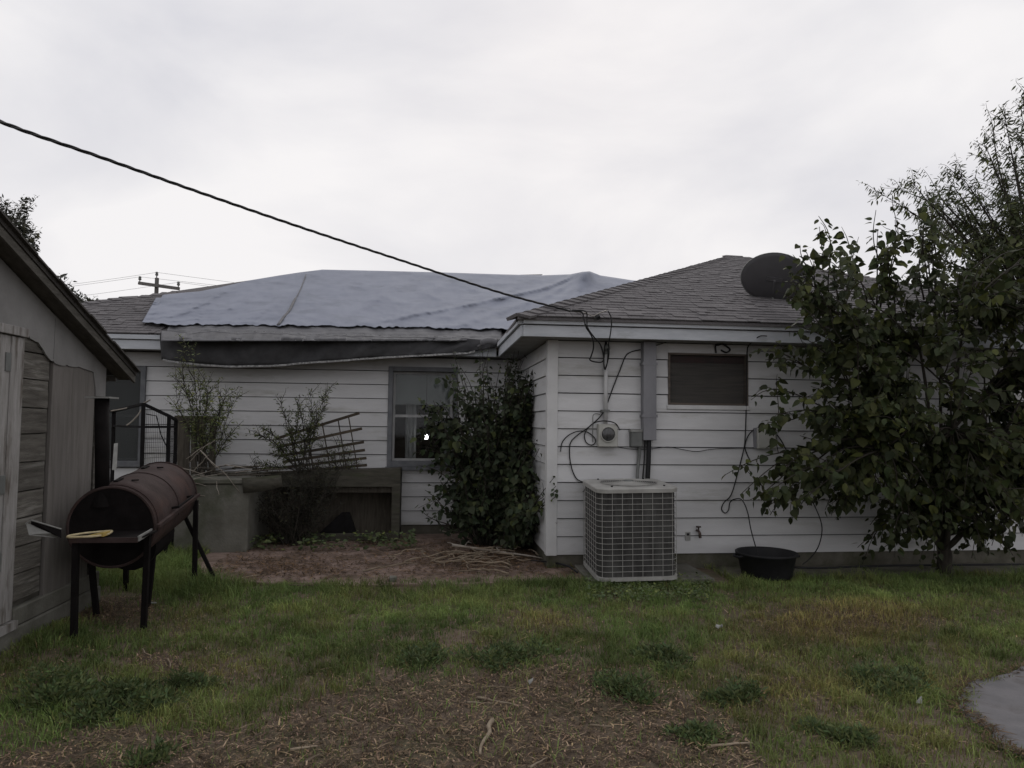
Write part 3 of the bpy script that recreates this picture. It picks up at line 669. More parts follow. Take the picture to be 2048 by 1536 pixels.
# ------------------------------------------------------------------ condenser
def rrect(w, d, r, n=6):
    pts = []
    for cx_, cy_, a0 in ((w/2-r, d/2-r, 0), (-w/2+r, d/2-r, 90), (-w/2+r, -d/2+r, 180), (w/2-r, -d/2+r, 270)):
        for k in range(n+1):
            a_ = math.radians(a0+90*k/n); pts.append((cx_+r*math.cos(a_), cy_+r*math.sin(a_)))
    return pts
def make_ac():
    fl, fr_ = P(1170+28, 1152, Y=6.64), P(1357, 1155, Y=6.64)
    W_, D_, H_ = .785, .76, .83
    cx_, cy_ = (fl.x+fr_.x)/2+.002, 6.62+D_/2
    root = empty('air_conditioner', (0, 0, 0), 'beige square air conditioner condenser with wire guard by the wing wall', 'air conditioner')
    zb = .085
    def loop(w, d, r, z): return [(x, y, z) for x, y in rrect(w, d, r)]
    def shell(name, secs, m, smooth=False, captop=True, capbot=True):
        mb = MB(); n = len(secs[0])
        for s in secs: mb.v += s
        for i in range(len(secs)-1):
            for k in range(n): mb.f.append((i*n+k, i*n+(k+1) % n, (i+1)*n+(k+1) % n, (i+1)*n+k))
        if capbot: mb.f.append(tuple(reversed(range(n))))
        if captop: mb.f.append(tuple((len(secs)-1)*n+k for k in range(n)))
        return mb.build(name, m, root, smooth=smooth)
    shell('base_pan', [loop(W_+.012, D_+.012, .10, zb-.0), loop(W_+.012, D_+.012, .10, zb+.035)], M['acgrey'])
    shell('coil', [loop(W_-.03, D_-.03, .09, zb+.035), loop(W_-.03, D_-.03, .09, zb+H_)], M['coil'])
    shell('top_cover', [loop(W_+.016, D_+.016, .105, zb+H_), loop(W_+.02, D_+.02, .105, zb+H_+.036), loop(W_+.008, D_+.008, .10, zb+H_+.044), loop(W_-.08, D_-.08, .08, zb+H_+.050)], M['acgrey'])
    g = MB()
    rp = rrect(W_, D_, .10, 6); rp = [Vector((x, y, 0)) for x, y in rp]
    for i in range(1, 15):
        z = zb+.035+(H_-.035)*i/15
        g.tube([p+Vector((0,0,z)) for p in rp]+[rp[0]+Vector((0,0,z))], .0024, 5, cap=False)
    per = []; tot = 0
    seq = rp+[rp[0]]
    for a_, b_ in zip(seq[:-1], seq[1:]): per.append((tot, a_, b_)); tot += (b_-a_).length
    nvb = round(tot/.098)
    for k in range(nvb):
        s = tot*k/nvb
        for (t0_, a_, b_) in per:
            if t0_ <= s < t0_+(b_-a_).length+1e-6:
                p = a_.lerp(b_, (s-t0_)/max(1e-6, (b_-a_).length)); break
        p = p*1.004
        g.tube([p+Vector((0,0,zb+.03)), p+Vector((0,0,zb+H_))], .0026, 5)
    g.build('wire_guard', M['acgrey'], root)
    fg = MB()
    for i in range(14):
        r = .05+i*.0185; fg.tube([(r*math.cos(t*math.pi/18), r*math.sin(t*math.pi/18), zb+H_+.068-.010*(i/13)**2) for t in range(37)], .0024, 4, cap=False)
    for k in range(4):
        t = k*math.pi/2+.4; fg.tube([(.03*math.cos(t), .03*math.sin(t), zb+H_+.070), (.31*math.cos(t), .31*math.sin(t), zb+H_+.053)], .004, 5)
    fg.build('fan_guard', M['acgrey'], root)
    MB().lathe([(.001,.014),(.05,.012),(.058,0),(.058,-.01)], (0,0,zb+H_+.066), 20).build('hub_cap', M['boxmetal'], root, smooth=True)
    MB().lathe([(.001,0),(.28,0)], (0,0,zb+H_+.0525), 30).build('fan_opening', M['coil'], root)
    for x, y in ((-.24,-.3),(.28,-.28),(.24,.3),(-.24,.3)): MB().lathe([(.011,0),(.011,.012),(.001,.014)], (x, y, zb+H_+.048), 8).build('screw', M['rubber'], root)
    root.rotation_euler = (math.radians(2.0), math.radians(-.9), math.radians(-1.0)); root.location = (cx_, cy_, -.005)
    MB().box((cx_-.46, 6.72, .0), (cx_+.78, WY-.01, .055)).build('x', M['concrete'], None, bevel=.006)
    o = bpy.data.objects['x']; o.name = 'equipment_pad'; tag(o, 'low mossy concrete pad beneath the condenser', 'pad')
    return root
make_ac()
mb = MB().box((3.05, 6.86, -.02), (9.0, WY-.012, .016)); o = mb.build('wall_strip', M['found'], None, bevel=.006); tag(o, kind='structure')
# satellite dish
dc = P(1548, 556, Y=8.05)
sdh = empty('satellite_dish', Vector((dc.x, dc.y+.15, EZ+SL*(dc.y+.15-A.y))), 'dark grey satellite dish on the wing roof, back turned to the yard', 'satellite dish')
axis = Vector((.26, .80, .50)).normalized()
Mq = axis.to_track_quat('Z', 'Y').to_matrix()
prof = [(.001,-.05)] + [(.385*k/8, -.05+.05*(k/8)**2) for k in range(1, 9)] + [(.388,.006),(.379,.008)] + [(.375*k/8, -.044+.05*(k/8)**2) for k in range(7, -1, -1)]
prof[-1] = (.001, -.044)
Mq2 = Mq @ Matrix.Rotation(math.radians(12),3,'Z') @ Matrix.Diagonal((1.0, .80, 1))
MB().lathe(prof, dc, 40, Mq2).build('reflector', M['dish'], sdh, smooth=True)
MB().tube([Mq2 @ Vector((.385*math.cos(t*math.pi/24), .385*math.sin(t*math.pi/24), .004))+dc for t in range(49)], .007, 6, cap=False).build('rim', M['boxmetal'], sdh, smooth=True)
MB().bar(dc-axis*.052-Mq2@Vector((.09,0,0)), dc-axis*.052+Mq2@Vector((.09,0,0)), .05, .02, upv=axis).build('bracket', M['dish'], sdh)
MB().tube(curve([dc-axis*.05, dc+Vector((.02,.06,-.16)), Vector((dc.x+.05, dc.y+.14, EZ+SL*(dc.y+.14-A.y)))], 5), .020, 8).build('mast', M['dish'], sdh, smooth=True)
MB().tube(curve([dc-axis*.05-Vector((0,0,.36)), dc+axis*.3-Vector((0,0,.22)), dc+axis*.5-Vector((0,0,.05))], 5), .014, 6).build('feed_arm', M['boxmetal'], sdh)
MB().tube([dc+axis*.44-Vector((0,0,.08)), dc+axis*.54-Vector((0,0,.02))], .035, 10).build('receiver', M['boxmetal'], sdh)
# ------------------------------------------------------------------ shed
SX = -2.75
def sh(px, py, dx=0): return P(px, py, X=SX+dx)
shed = empty('shed', (SX, 4.5, 0), 'weathered grey shed with peeling sheet cladding over exposed planks', 'shed')
YC = 6.42                                   # far corner
E0, E1 = P(0, 440, X=-2.60), P(270, 745, X=-2.60)
sl = (E1.z-E0.z)/(E1.y-E0.y)
def rk(y): return E0.z+sl*(y-E0.y)          # rake top height
RY = 3.6                                    # ridge
rz = rk(RY)
def rk2(y): return rz-(RY-y)*abs(sl) if y < RY else rk(y)
ye1 = E1.y+.02
# roof planes, fascia, soffit
mb = MB()
for (ya, yb) in ((RY, ye1), (RY, RY-(ye1-RY))):
    mb.hexa([(-6.6,ya,rk2(ya)-.02),(-2.592,ya,rk2(ya)-.02),(-2.592,yb,rk2(yb)-.02),(-6.6,yb,rk2(yb)-.02),(-6.6,ya,rk2(ya)+.012),(-2.592,ya,rk2(ya)+.012),(-2.592,yb,rk2(yb)+.012),(-6.6,yb,rk2(yb)+.012)])
mb.build('roof', M['shedroof'], shed)
# ragged roofing edge along the rake
rg = MB(); y = RY
while y < ye1-.05:
    l_ = random.uniform(.12,.3); y2 = min(y+l_, ye1); j = random.uniform(0,.02)
    rg.hexa([(-2.7,y,rk(y)+.013),(-2.575+j,y,rk(y)+.010),(-2.575+j,y2,rk(y2)+.010),(-2.7,y2,rk(y2)+.013),(-2.7,y,rk(y)+.026),(-2.575+j,y,rk(y)+.024),(-2.575+j,y2,rk(y2)+.024),(-2.7,y2,rk(y2)+.026)])
    y = y2
rg.build('roofing_edge', M['shedroof'], shed)
def rakeboard(x0, x1, top, bot, nm, m, ya=RY, yb=ye1):
    MB().hexa([(x0,ya,rk(ya)-bot),(x1,ya,rk(ya)-bot),(x1,yb,rk(yb)-bot),(x0,yb,rk(yb)-bot),(x0,ya,rk(ya)-top),(x1,ya,rk(ya)-top),(x1,yb,rk(yb)-top),(x0,yb,rk(yb)-top)]).build(nm, m, shed, bevel=.002)
rakeboard(-2.625, -2.602, .022, .085, 'rake_board', M['shedfascia'])
rakeboard(-2.75, -2.626, .045, .06, 'soffit_board', M['shedfascia'])
MB().box((-6.6, ye1-.03, rk(ye1)-.075), (SX-.01, ye1-.008, rk(ye1)-.024)).build('eave_board', M['shedfascia'], shed)
# framing wall behind everything
mb = MB().prism([(SX-.03, 1.0, .1), (SX-.03, YC-.01, .1), (SX-.03, YC-.01, rk(YC)-.08), (SX-.03, RY, rz-.08), (SX-.03, 1.0, rk2(1.0)-.08)], (-.08,0,0))
mb.box((-6.4, YC-.10, .1), (SX-.03, YC, rk(YC)-.09)).box((-6.4, 1.0, .1), (SX-.12, 1.08, rk2(1.0)-.09)).box((-6.4, 1.0, .1), (-6.32, YC-.1, 1.9))
mb.build('frame_wall', M['shedfascia'], shed)
# upper sheet, two pieces with torn lower edge
edge = [(0,135),(30,165),(100,185),(180,205),(265,210),(275,250),(290,290),(320,305),(350,325),(378,332),(400,370),(425,400),(450,450),(480,490),(508,520)]
e1 = [sh(x/5.12, 620+y/5.12) for x, y in edge]
ysp = sh(105, 690).y
poly1 = [Vector((SX, RY-2.6, 2.06)), Vector((SX, 4.6, 2.1))] + [Vector((SX, p.y, p.z)) for p in e1] + [Vector((SX, ysp-.003, e1[-1].z+.0)), Vector((SX, ysp-.003, rk(ysp)-.076)), Vector((SX, RY, rz-.076)), Vector((SX, RY-2.6, rk2(RY-2.6)-.076))]
MB().prism(poly1, (.012,0,0)).build('sheet', M['sheet'], shed)
edge2 = [(525,500),(535,530),(545,545),(580,560),(620,570),(650,572),(665,560),(690,575),(720,580),(760,584),(790,580),(830,596),(870,610),(935,632),(945,640),(955,720),(965,800),(968,880)]
e2 = [sh(x/5.12, 620+y/5.12) for x, y in edge2]
poly2 = [Vector((SX, ysp+.003, rk(ysp)-.076)), Vector((SX, ysp+.003, e2[0].z))] + [Vector((SX, p.y, p.z)) for p in e2] + [Vector((SX, YC, e2[-1].z)), Vector((SX, YC, rk(YC)-.076))]
MB().prism(poly2, (.012,0,0)).build('sheet', M['sheet'], shed)
yD0 = P(40, 900, X=SX+.022).y
# exposed planks
yA, yB = yD0+.02, sh(97, 800).y
zs = [.30]; 
while zs[-1] < 2.05: zs.append(zs[-1]+random.uniform(.178,.20))
for a_, b_ in zip(zs[:-1], zs[1:]):
    o_ = random.uniform(-.004,.004)
    MB().hexa([(SX-.028,yA,a_+.004),(SX-.004+o_,yA,a_+.004),(SX-.004+o_*.2,yB+.004,a_+.004+random.uniform(-.006,.004)),(SX-.028,yB+.004,a_+.004),(SX-.028,yA,b_-.004),(SX-.008+o_,yA,b_-.004),(SX-.008,yB+.004,b_-.004+random.uniform(-.006,.003)),(SX-.028,yB+.004,b_-.004)]).build('plank', M['plank'], shed, bevel=.002)
# brown panel
yC0, yC1 = sh(98, 900).y, sh(184, 900).y
MB().box((SX-.026, yC0+.004, .26), (SX+.002, yC1, 2.07)).build('plywood_panel', M['ply'], shed, bevel=.002)
MB().box((SX-.026, yC1+.05, .26), (SX-.004, YC, 1.9)).build('corner_board', M['plank'], shed)
# door trim and door
yD = P(40, 900, X=SX+.022).y; yd0 = P(12, 900, X=SX+.022).y
MB().box((SX-.02, yd0+.012, .2), (SX+.022, yD, 2.085)).build('door_trim', M['doortrim'], shed, bevel=.004)
MB().box((SX-.02, 4.2, 2.09), (SX+.04, yD+.01, 2.15)).build('door_head', M['doortrim'], shed, bevel=.003)
dr = MB().box((SX-.015, 4.25, .22), (SX+.016, yd0+.008, 2.085)).build('door', M['doortrim'], shed, bevel=.003)
for z_ in (.55, 1.05, 1.85): MB().box((SX+.017, yd0-.05, z_), (SX+.024, yd0+.006, z_+.12)).build('hinge', M['boxmetal'], dr)
MB().box((SX-.02, 4.2, .14), (SX+.05, yD+.02, .195)).build('sill', M['doortrim'], shed)
MB().box((SX-.05, 1.0, -.02), (SX+.03, YC+.03, .138)).build('foundation', M['concrete'], shed, bevel=.01)
MB().box((SX-.05, yD+.03, .14), (SX+.018, YC+.02, .262)).build('sill_course', M['concrete'], shed, bevel=.008)
MB().box((-6.4, YC-.04, -.02), (SX-.06, YC+.03, .135)).build('foundation', M['concrete'], shed)

# ------------------------------------------------------------------ smoker
def make_smoker():
    c0, c1 = P(224, 1054, Y=5.62), P(324, 990, Y=6.85); r = .302
    ax = (c1-c0).normalized()
    root = empty('barrel_smoker', ((c0.x+c1.x)/2, (c0.y+c1.y)/2, 0), 'rusty barrel smoker grill with chimney beside the shed wall', 'grill')
    ref = ax.cross(zz).normalized(); u = ref.cross(ax)
    def circ(c, rr, k, n=40): a_ = 2*math.pi*k/n; return c+(ref*math.cos(a_)+u*math.sin(a_))*rr
    def half(name, k0, k1, rr, m, a=0., b=1.):
        mb = MB(); secs = [c0.lerp(c1, a+(b-a)*i/6) for i in range(7)]; kk = list(range(k0, k1+1)); n = len(kk)
        for c in secs:
            for k in kk: mb.v.append(tuple(circ(c, rr, k)))
        for i in range(6):
            for k in range(n-1): mb.f.append((i*n+k, i*n+k+1, (i+1)*n+k+1, (i+1)*n+k))
        for (i, flip) in ((0, 1), (6, 0)):
            f = [i*n+k for k in range(n)]
            mb.f.append(tuple(f if flip else reversed(f)))
        o = mb.build(name, m, root); 
        for p in o.data.polygons: p.use_smooth = len(p.vertices) == 4
        return o
    lid = half('lid', -1, 21, r, M['rust'], .0, 1.)
    half('lower_drum', 21, 39, r-.002, M['rust'])
    for f in (.04, .5, .97):
        mb = MB(); c = c0.lerp(c1, f)
        mb.tube([circ(c, r+.004, k) for k in range(-1, 22)], .007 if f != .5 else .004, 5); mb.build('band', M['rust'], lid)
    # end plate, darker with soot
    mb = MB(); cc = c0-ax*.012
    mb.v += [tuple(circ(cc, r*.97, k)) for k in range(40)]; mb.f.append(tuple(range(40))); o = mb.build('end_plate', M['soot'], root)
    mb = MB(); mb.tube([circ(c0-ax*.008, r*.985, k) for k in range(41)], .012, 6, cap=False); mb.build('end_rim', M['rust'], root)
    for f in (.22, .74):                                                 # hinges on the lid
        c = c0.lerp(c1, f); b_ = circ(c, r+.006, 11); MB().bar(b_-ax*.06, b_+ax*.06, .035, .012, upv=u).build('hinge', M['soot'], lid)
        b2 = circ(c, r+.005, 9); MB().bar(b2-ax*.01, b2+ref*.05, .012, .010).build('hinge_arm', M['soot'], lid)
    h0, h1 = circ(c0.lerp(c1,.35), r+.05, 1), circ(c0.lerp(c1,.72), r+.05, 1)
    MB().tube([circ(c0.lerp(c1,.35), r, 1), h0, h1, circ(c0.lerp(c1,.72), r, 1)], .010, 6).build('handle', M['soot'], lid)
    # angle-iron ledge along the seam
    l0, l1 = circ(c0, r+.012, 0), circ(c1, r+.012, 0)
    MB().bar(l0, l1, .03, .025).build('side_rail', M['rust'], root)
    # chimney
    ch0, ch1 = P(206, 988, Y=c0.y+.02), P(204, 797, Y=c0.y+.02)
    mb = MB().tube([ch0-Vector((0,0,.1)), ch1], .049, 16).build('chimney', M['soot'], root)
    for p in mb.data.polygons: p.use_smooth = len(p.vertices) == 4
    MB().box((ch1.x-.085, ch1.y-.085, ch1.z), (ch1.x+.085, ch1.y+.085, ch1.z+.012)).build('cap', M['pale_bent'], root)
    MB().tube([ch0-Vector((0,0,.09)), ch0+Vector((0,0,.03))], [.085,.06], 16).build('collar', M['soot'], root)
    # front shelf
    s0, s1 = P(143, 1076, Y=5.27), P(276, 1079, Y=5.27); zt = s0.z
    xl, xr = s0.x, P(305, 1064, Y=5.62).x
    MB().box((xl, 5.25, zt-.012), (s1.x+.01, 5.60, zt)).build('shelf', M['soot'], root)
    MB().box((xl, 5.236, zt-.03), (s1.x+.01, 5.249, zt+.004)).build('shelf_lip', M['rust'], root)
    MB().bar((s1.x+.012, 5.245, zt-.005), (xr, 5.60, zt-.005), .012, .035).build('shelf_lip', M['pale_bent'], root)
    # legs
    for (a_, b_) in (((xl+.03, 5.27, zt-.012), (xl+.03, 5.30, 0)), ((xr-.01, 5.56, zt), (xr-.03, 5.60, 0)), (tuple(c0.lerp(c1,.25)-Vector((.28,0,.1))), (c0.x-.22, 5.95, 0)),
                     (tuple(circ(c0.lerp(c1,.45), r, 33)), (c0.x+.06, 6.2, 0)), (tuple(circ(c1, r, 39)-ax*.03), (circ(c1, r, 39).x+.02, c1.y-.02, 0)), (tuple(c1-Vector((.28,.05,.1))), (c1.x-.28, c1.y, 0))):
        MB().bar(a_, b_, .037, .037).build('leg', M['soot'], root)
    k_ = circ(c1, r, 36); MB().bar(k_-Vector((.06,.02,-.02)), (k_.x+.27, k_.y+.0, .01), .03, .03).build('brace', M['soot'], root)
    # firebox hung below
    fb = c0.lerp(c1, .55)-Vector((0,0,r*.86)); 
    MB().tube([fb-ax*.25, fb+ax*.28], .19, 18).build('ash_pan', M['soot'], root, smooth=False)
    # strap on the shelf
    sz = zt+.012
    st = empty('nylon_strap', (xl+.25, 5.4, zt), 'pale looped strap with yellow end lying on the smoker shelf', 'strap')
    lp = [P(146,1072,Y=5.28), P(165,1066,Y=5.31), P(190,1064,Y=5.33), P(212,1064,Y=5.34), P(215,1070,Y=5.3), P(200,1074,Y=5.27), P(170,1076,Y=5.26), P(148,1075,Y=5.26), P(146,1072,Y=5.28)]
    lp = [Vector((p.x, p.y, sz+.01)) for p in lp]
    lp = [Vector((p.x, 5.30+(p.y-5.30)*3.2, p.z)) for p in lp]
    MB().tube(curve(lp, 6), .0085, 6).build('loop', M['rope'], st, smooth=True)
    e_ = lp[4]; MB().hexa([(e_.x-.10,e_.y-.07,sz),(e_.x+.005,e_.y-.07,sz),(e_.x+.005,e_.y+.03,sz),(e_.x-.04,e_.y+.03,sz),(e_.x-.10,e_.y-.07,sz+.012),(e_.x+.005,e_.y-.07,sz+.03),(e_.x+.005,e_.y+.03,sz+.03),(e_.x-.04,e_.y+.03,sz+.015)]).build('end_tab', M['yellow'], st, bevel=.003)
    # bent metal scoop between shelf and shed
    sc0 = [P(52,1048,Y=5.05), P(62,1040,Y=5.05), P(122,1058,Y=5.25), P(112,1076,Y=5.25), P(58,1070,Y=5.05)]
    r2 = empty('bent_metal_scoop', sc0[3], 'bent pale sheet-metal scoop jutting left from the smoker shelf', 'scoop')
    MB().prism([sc0[0], sc0[2]+Vector((0,0,-.03)), sc0[3], sc0[4]], (.0,.006,.004)).build('tray', M['pale_bent'], r2)
    MB().prism([sc0[1], sc0[2], sc0[2]+Vector((0,0,-.06)), sc0[0]+Vector((.02,.02,-.005))], (.0,.006,.0)).build('back_flange', M['soot'], r2)
    MB().tube([sc0[0], sc0[1], sc0[2]], .006, 5).build('rolled_edge', M['pale_bent'], r2)
make_smoker()

# ------------------------------------------------------------------ wire cage and things behind the smoker
cg = empty('wire_cage', P(290, 1000, Y=8.3), 'open black steel cage frame with wire mesh behind the smoker', 'cage')
def cgp(px, py, y): return P(px, py, Y=y)
n0, n1 = cgp(287, 808, 8.0), cgp(338, 832, 8.35); n2 = cgp(352, 840, 8.7); n3 = cgp(228, 822, 8.75); n4 = cgp(168, 824, 8.2)
for (p, bpx) in ((n0, None), (n1, None), (n2, None), (n3, None), (n4, None)):
    MB().bar(p, (p.x+.02, p.y, 0), .032, .032).build('post', M['cage'], cg)
for a_, b_ in ((n0, n1), (n1, n2), (n0, n3), (n3, n4)): MB().bar(a_, b_, .028, .028).build('top_rail', M['cage'], cg)
def lerpz(p, z): return Vector((p.x, p.y, z))
zr = cgp(287, 854, 8.0).z
for a_, b_ in ((n0, n1), (n1, n2), (n0, n3)): MB().bar(lerpz(a_, zr), lerpz(b_, zr), .024, .024).build('rail', M['cage'], cg)
ms = MB()
for (a_, b_) in ((n0, n1), (n1, n2)):
    for k in range(1, 14): 
        t = k/14; p = a_.lerp(b_, t); ms.tube([p, lerpz(p, .3)], .0016, 4)
    for k in range(22): ms.tube([lerpz(a_, .3+k*.055), lerpz(b_, .3+k*.055)], .0016, 4)
ms.build('wire_mesh', M['cage'], cg)
MB().tube([cgp(292,828,8.02), cgp(313,832,8.1), cgp(322,870,8.15), cgp(334,895,8.3)], .006, 5).build('bent_rod', M['cage'], cg)
cable('dead_branch', 'pale bare branch lying across the top of the wire cage', [(222,822,8.5),(245,818,8.4),(270,812,8.3),(290,805,8.1),(300,800,8.0)], [.010]*9+[.006]*8+[.003]*8 if False else .008, 'palestick', cat='branch')
cable('dead_branch', 'short curved pale twig drooping below the cage rail', [(253,851,8.0),(265,842,8.0),(276,830,8.0),(284,818,8.0)], .008, 'palestick', cat='branch')
stk = MB().hexa([P(224,940,Y=7.7), P(233,940,Y=7.7), P(233,940,Y=7.72), P(224,940,Y=7.72), P(228,887,Y=7.8), P(236,886,Y=7.8), P(236,886,Y=7.82), P(228,887,Y=7.82)]).build('ruler_stake', M['white'], None)
tag(stk, 'pale perforated metal stake standing beside the smoker chimney', 'stake')
# pallet leaning on the wall
pl = empty('pallet', P(400, 1000, Y=9.55), 'grey slatted wooden pallet standing upright behind the pale shrub', 'pallet')
for px in (362, 374, 389, 404, 426):
    a_, b_ = P(px, 838, Y=9.62), P(px+1, 940, Y=9.5); MB().bar((a_.x, a_.y, a_.z), (b_.x, b_.y, .25), .075, .02, upv=(0,-1,.1)).build('slat', M['palletwood'], pl, bevel=.002)
for zc in (.5, 1.0, 1.5):
    a_ = P(352, 838, Y=9.66); b_ = P(432, 838, Y=9.66); MB().box((a_.x, 9.60, zc), (b_.x, 9.68, zc+.09)).build('rail', M['palletwood'], pl)
# concrete stoop and cellar bulkhead
s0, s1 = P(372, 1118, Z=0), P(500, 1112, Z=0)
yS = 8.55
xa, xb = P(350, 1000, Y=yS).x, P(497, 1000, Y=yS).x
zt_ = P(480, 958, Y=yS).z
stp = empty('concrete_stoop', (xb, yS, 0), 'weathered concrete stoop wall between the smoker and the dark bulkhead', 'stoop')
MB().box((xa, yS, -.02), (xb, 9.8, zt_-.06)).build('block', M['concrete'], stp, bevel=.012)
MB().box((xa-.03, yS-.02, zt_-.058), (xb+.02, 9.79, zt_)).build('cap_slab', M['concrete'], stp, bevel=.01)
# leaning bucket piece
bk = empty('bent_metal_sheet', P(510, 975, Y=8.5), 'curved greenish sheet of metal hanging at the corner of the stoop', 'metal sheet')
m = MB(); nn = 10
for i in range(nn+1):
    t = i/nn; px = 484+t*(562-484); yy = 8.5-.06*math.sin(math.pi*t)
    m.v += [tuple(P(px, 956-6*t, Y=yy)), tuple(P(px+3, 986-14*t*t, Y=yy))]
for i in range(nn): m.f.append((2*i, 2*i+2, 2*i+3, 2*i+1))
o = m.build('sheet', M['oldwood'], bk, smooth=True); o.modifiers.new('s','SOLIDIFY').thickness = .006
yB_ = 9.25
cb = empty('cellar_bulkhead', P(650, 1060, Y=yB_), 'low dark wooden cellar bulkhead with mossy top board under the window', 'bulkhead')
bx0, bx1 = P(500, 1000, Y=yB_).x, P(800, 1000, Y=yB_).x; zt2 = P(700, 944, Y=yB_).z; zt3 = P(700, 974, Y=yB_).z
tl = P(500, 946, Y=yB_).z; trr = P(800, 936, Y=yB_).z
MB().hexa([(bx0,yB_,zt3),(bx1,yB_,zt3),(bx1,yB_+.04,zt3),(bx0,yB_+.04,zt3),(bx0,yB_,tl),(bx1,yB_,trr),(bx1,yB_+.04,trr),(bx0,yB_+.04,tl)]).build('front_board', M['oldwood'], cb, bevel=.004)
MB().box((bx1-.105, yB_+.002, 0.02), (bx1, yB_+.08, zt3-.002)).build('post', M['oldwood'], cb, bevel=.004)
MB().box((bx0, yB_+.002, 0.02), (bx0+.08, yB_+.08, zt3-.002)).build('post', M['oldwood'], cb, bevel=.004)
MB().box((bx0+.9, yB_+.05, zt3-.075), (bx1-.106, yB_+.085, zt3-.004)).build('inner_rail', M['palletwood'], cb)
MB().box((bx0+.081, yB_+.01, .02), (bx1-.106, yB_+.06, .12)).build('threshold', M['oldwood'], cb)
MB().box((bx0, 9.70, .02), (bx1, 9.74, zt3)).build('back_board', M['palletwood'], cb)
nb = 5
for k in range(nb):
    y0_ = yB_+.042+k*(9.79-yB_-.042)/nb
    MB().hexa([(bx0,y0_,tl-.05),(bx1,y0_,trr-.05),(bx1,y0_+.095,trr-.05),(bx0,y0_+.095,tl-.05),(bx0,y0_,tl-.02),(bx1,y0_,trr-.02),(bx1,y0_+.095,trr-.02),(bx0,y0_+.095,tl-.02)]).build('deck_board', M['palletwood'], cb)
MB().prism([(bx0+.75,yB_+.2,.03),(bx0+1.1,yB_+.2,.36),(bx0+1.2,yB_+.2,.36),(bx0+1.32,yB_+.2,.03)], (0,.06,0)).build('hanging_panel', M['cage'], cb)
MB().box((bx1-.02, yB_+.081, .02), (bx1, 9.8, trr-.06)).build('side_board', M['oldwood'], cb)
# lattice
lt = empty('trellis', P(650, 940, Y=9.45), 'dark slatted wooden trellis panel tilted against the siding', 'trellis')
hb = [((553,877),(719,826)),((556,894),(724,857)),((560,912),(728,884)),((565,924),(730,900)),((566,935),(733,916)),((572,946),(734,930))]
for a_, b_ in hb: MB().bar(P(*a_, Y=9.46), P(*b_, Y=9.46), .012, .036).build('slat', M['latticewood'], lt)
for (a_, b_) in (((580,862),(594,944)),((613,853),(628,944)),((644,845),(662,944)),((676,838),(694,946)),((697,833),(716,942))):
    MB().bar(P(*a_, Y=9.48), P(*b_, Y=9.48), .012, .034).build('upright', M['latticewood'], lt)

# ------------------------------------------------------------------ utility pole
pY = 42
pt = P(314, 556, Y=pY); up_ = empty('utility_pole', (pt.x, pY, 0), 'distant wooden utility pole with one tilted crossarm above the left roof', 'utility pole')
MB().tube([(pt.x, pY, 0), (pt.x, pY, pt.z)], [.16,.11], 10).build('pole', M['pole'], up_)
ca_, cb_ = P(277, 566, Y=pY-.25), P(359, 577.5, Y=pY-.25)
MB().bar(ca_, cb_, .14, .17).build('crossarm', M['pole'], up_)
tops = []
for p in (ca_.lerp(cb_, .03), cb_.lerp(ca_, .03), Vector((pt.x, pY-.05, pt.z-.05))):
    MB().lathe([(.03,0),(.03,.12),(.07,.13),(.09,.18),(.06,.25),(.09,.28),(.05,.34),(.001,.35)], p+Vector((0,0,.05)), 10).build('insulator', M['boxmetal'], up_, smooth=True)
    tops.append(p+Vector((0,0,.36)))
for i, (p, le, re_) in enumerate(zip(tops, ((-40,589),(-40,612),(-40,586)), ((900,612),(900,626),(900,612)))):
    mb = MB()
    for e_ in (P(*le, Y=48), P(*re_, Y=48)):
        mb.tube([p.lerp(e_, t/10)-Vector((0,0,.12*math.sin(math.pi*t/10))) for t in range(11)], .008, 4)
    tag(mb.build('power_line', M['boxmetal'], None), ('thin power line on the left insulator of the distant pole', 'thin power line on the right insulator of the distant pole', 'thin power line on the top insulator of the distant pole')[i], 'power line')
# ------------------------------------------------------------------ foliage
def leaf_mesh(kind):
    if kind == 'heart': st = [(0,0.0,0),(.10,.30,.02),(.30,.40,.0),(.55,.34,-.03),(.8,.16,-.09),(1.0,0.0,-.16)]
    elif kind == 'lance': st = [(0,0.02,0),(.3,.13,.01),(.6,.12,-.02),(1.0,0.0,-.08)]
    else: st = [(0,0.03,0),(.4,.24,.0),(1.0,0.0,-.06)]
    v = []; f = []
    for (y, w_, z) in st: v += [(-w_, y, z+w_*.25), (0, y, z), (w_, y, z+w_*.25)]
    for i in range(len(st)-1):
        a = 3*i; f += [(a, a+1, a+4, a+3), (a+1, a+2, a+5, a+4)]
    return np.array(v), np.array(f)
LM = {k: leaf_mesh(k) for k in ('heart', 'lance', 'tiny')}
def frame(d, nrm):
    y = d.normalized(); x = y.cross(nrm)
    if x.length < 1e-3: x = y.cross(Vector((1,0,0)))
    x.normalize(); z_ = x.cross(y); return x, y, z_
def add_tint(me, cols_per_vert):
    ca_ = me.color_attributes.new('tint', 'FLOAT_COLOR', 'POINT')
    ca_.data.foreach_set('color', np.asarray(cols_per_vert, dtype=np.float32).ravel())
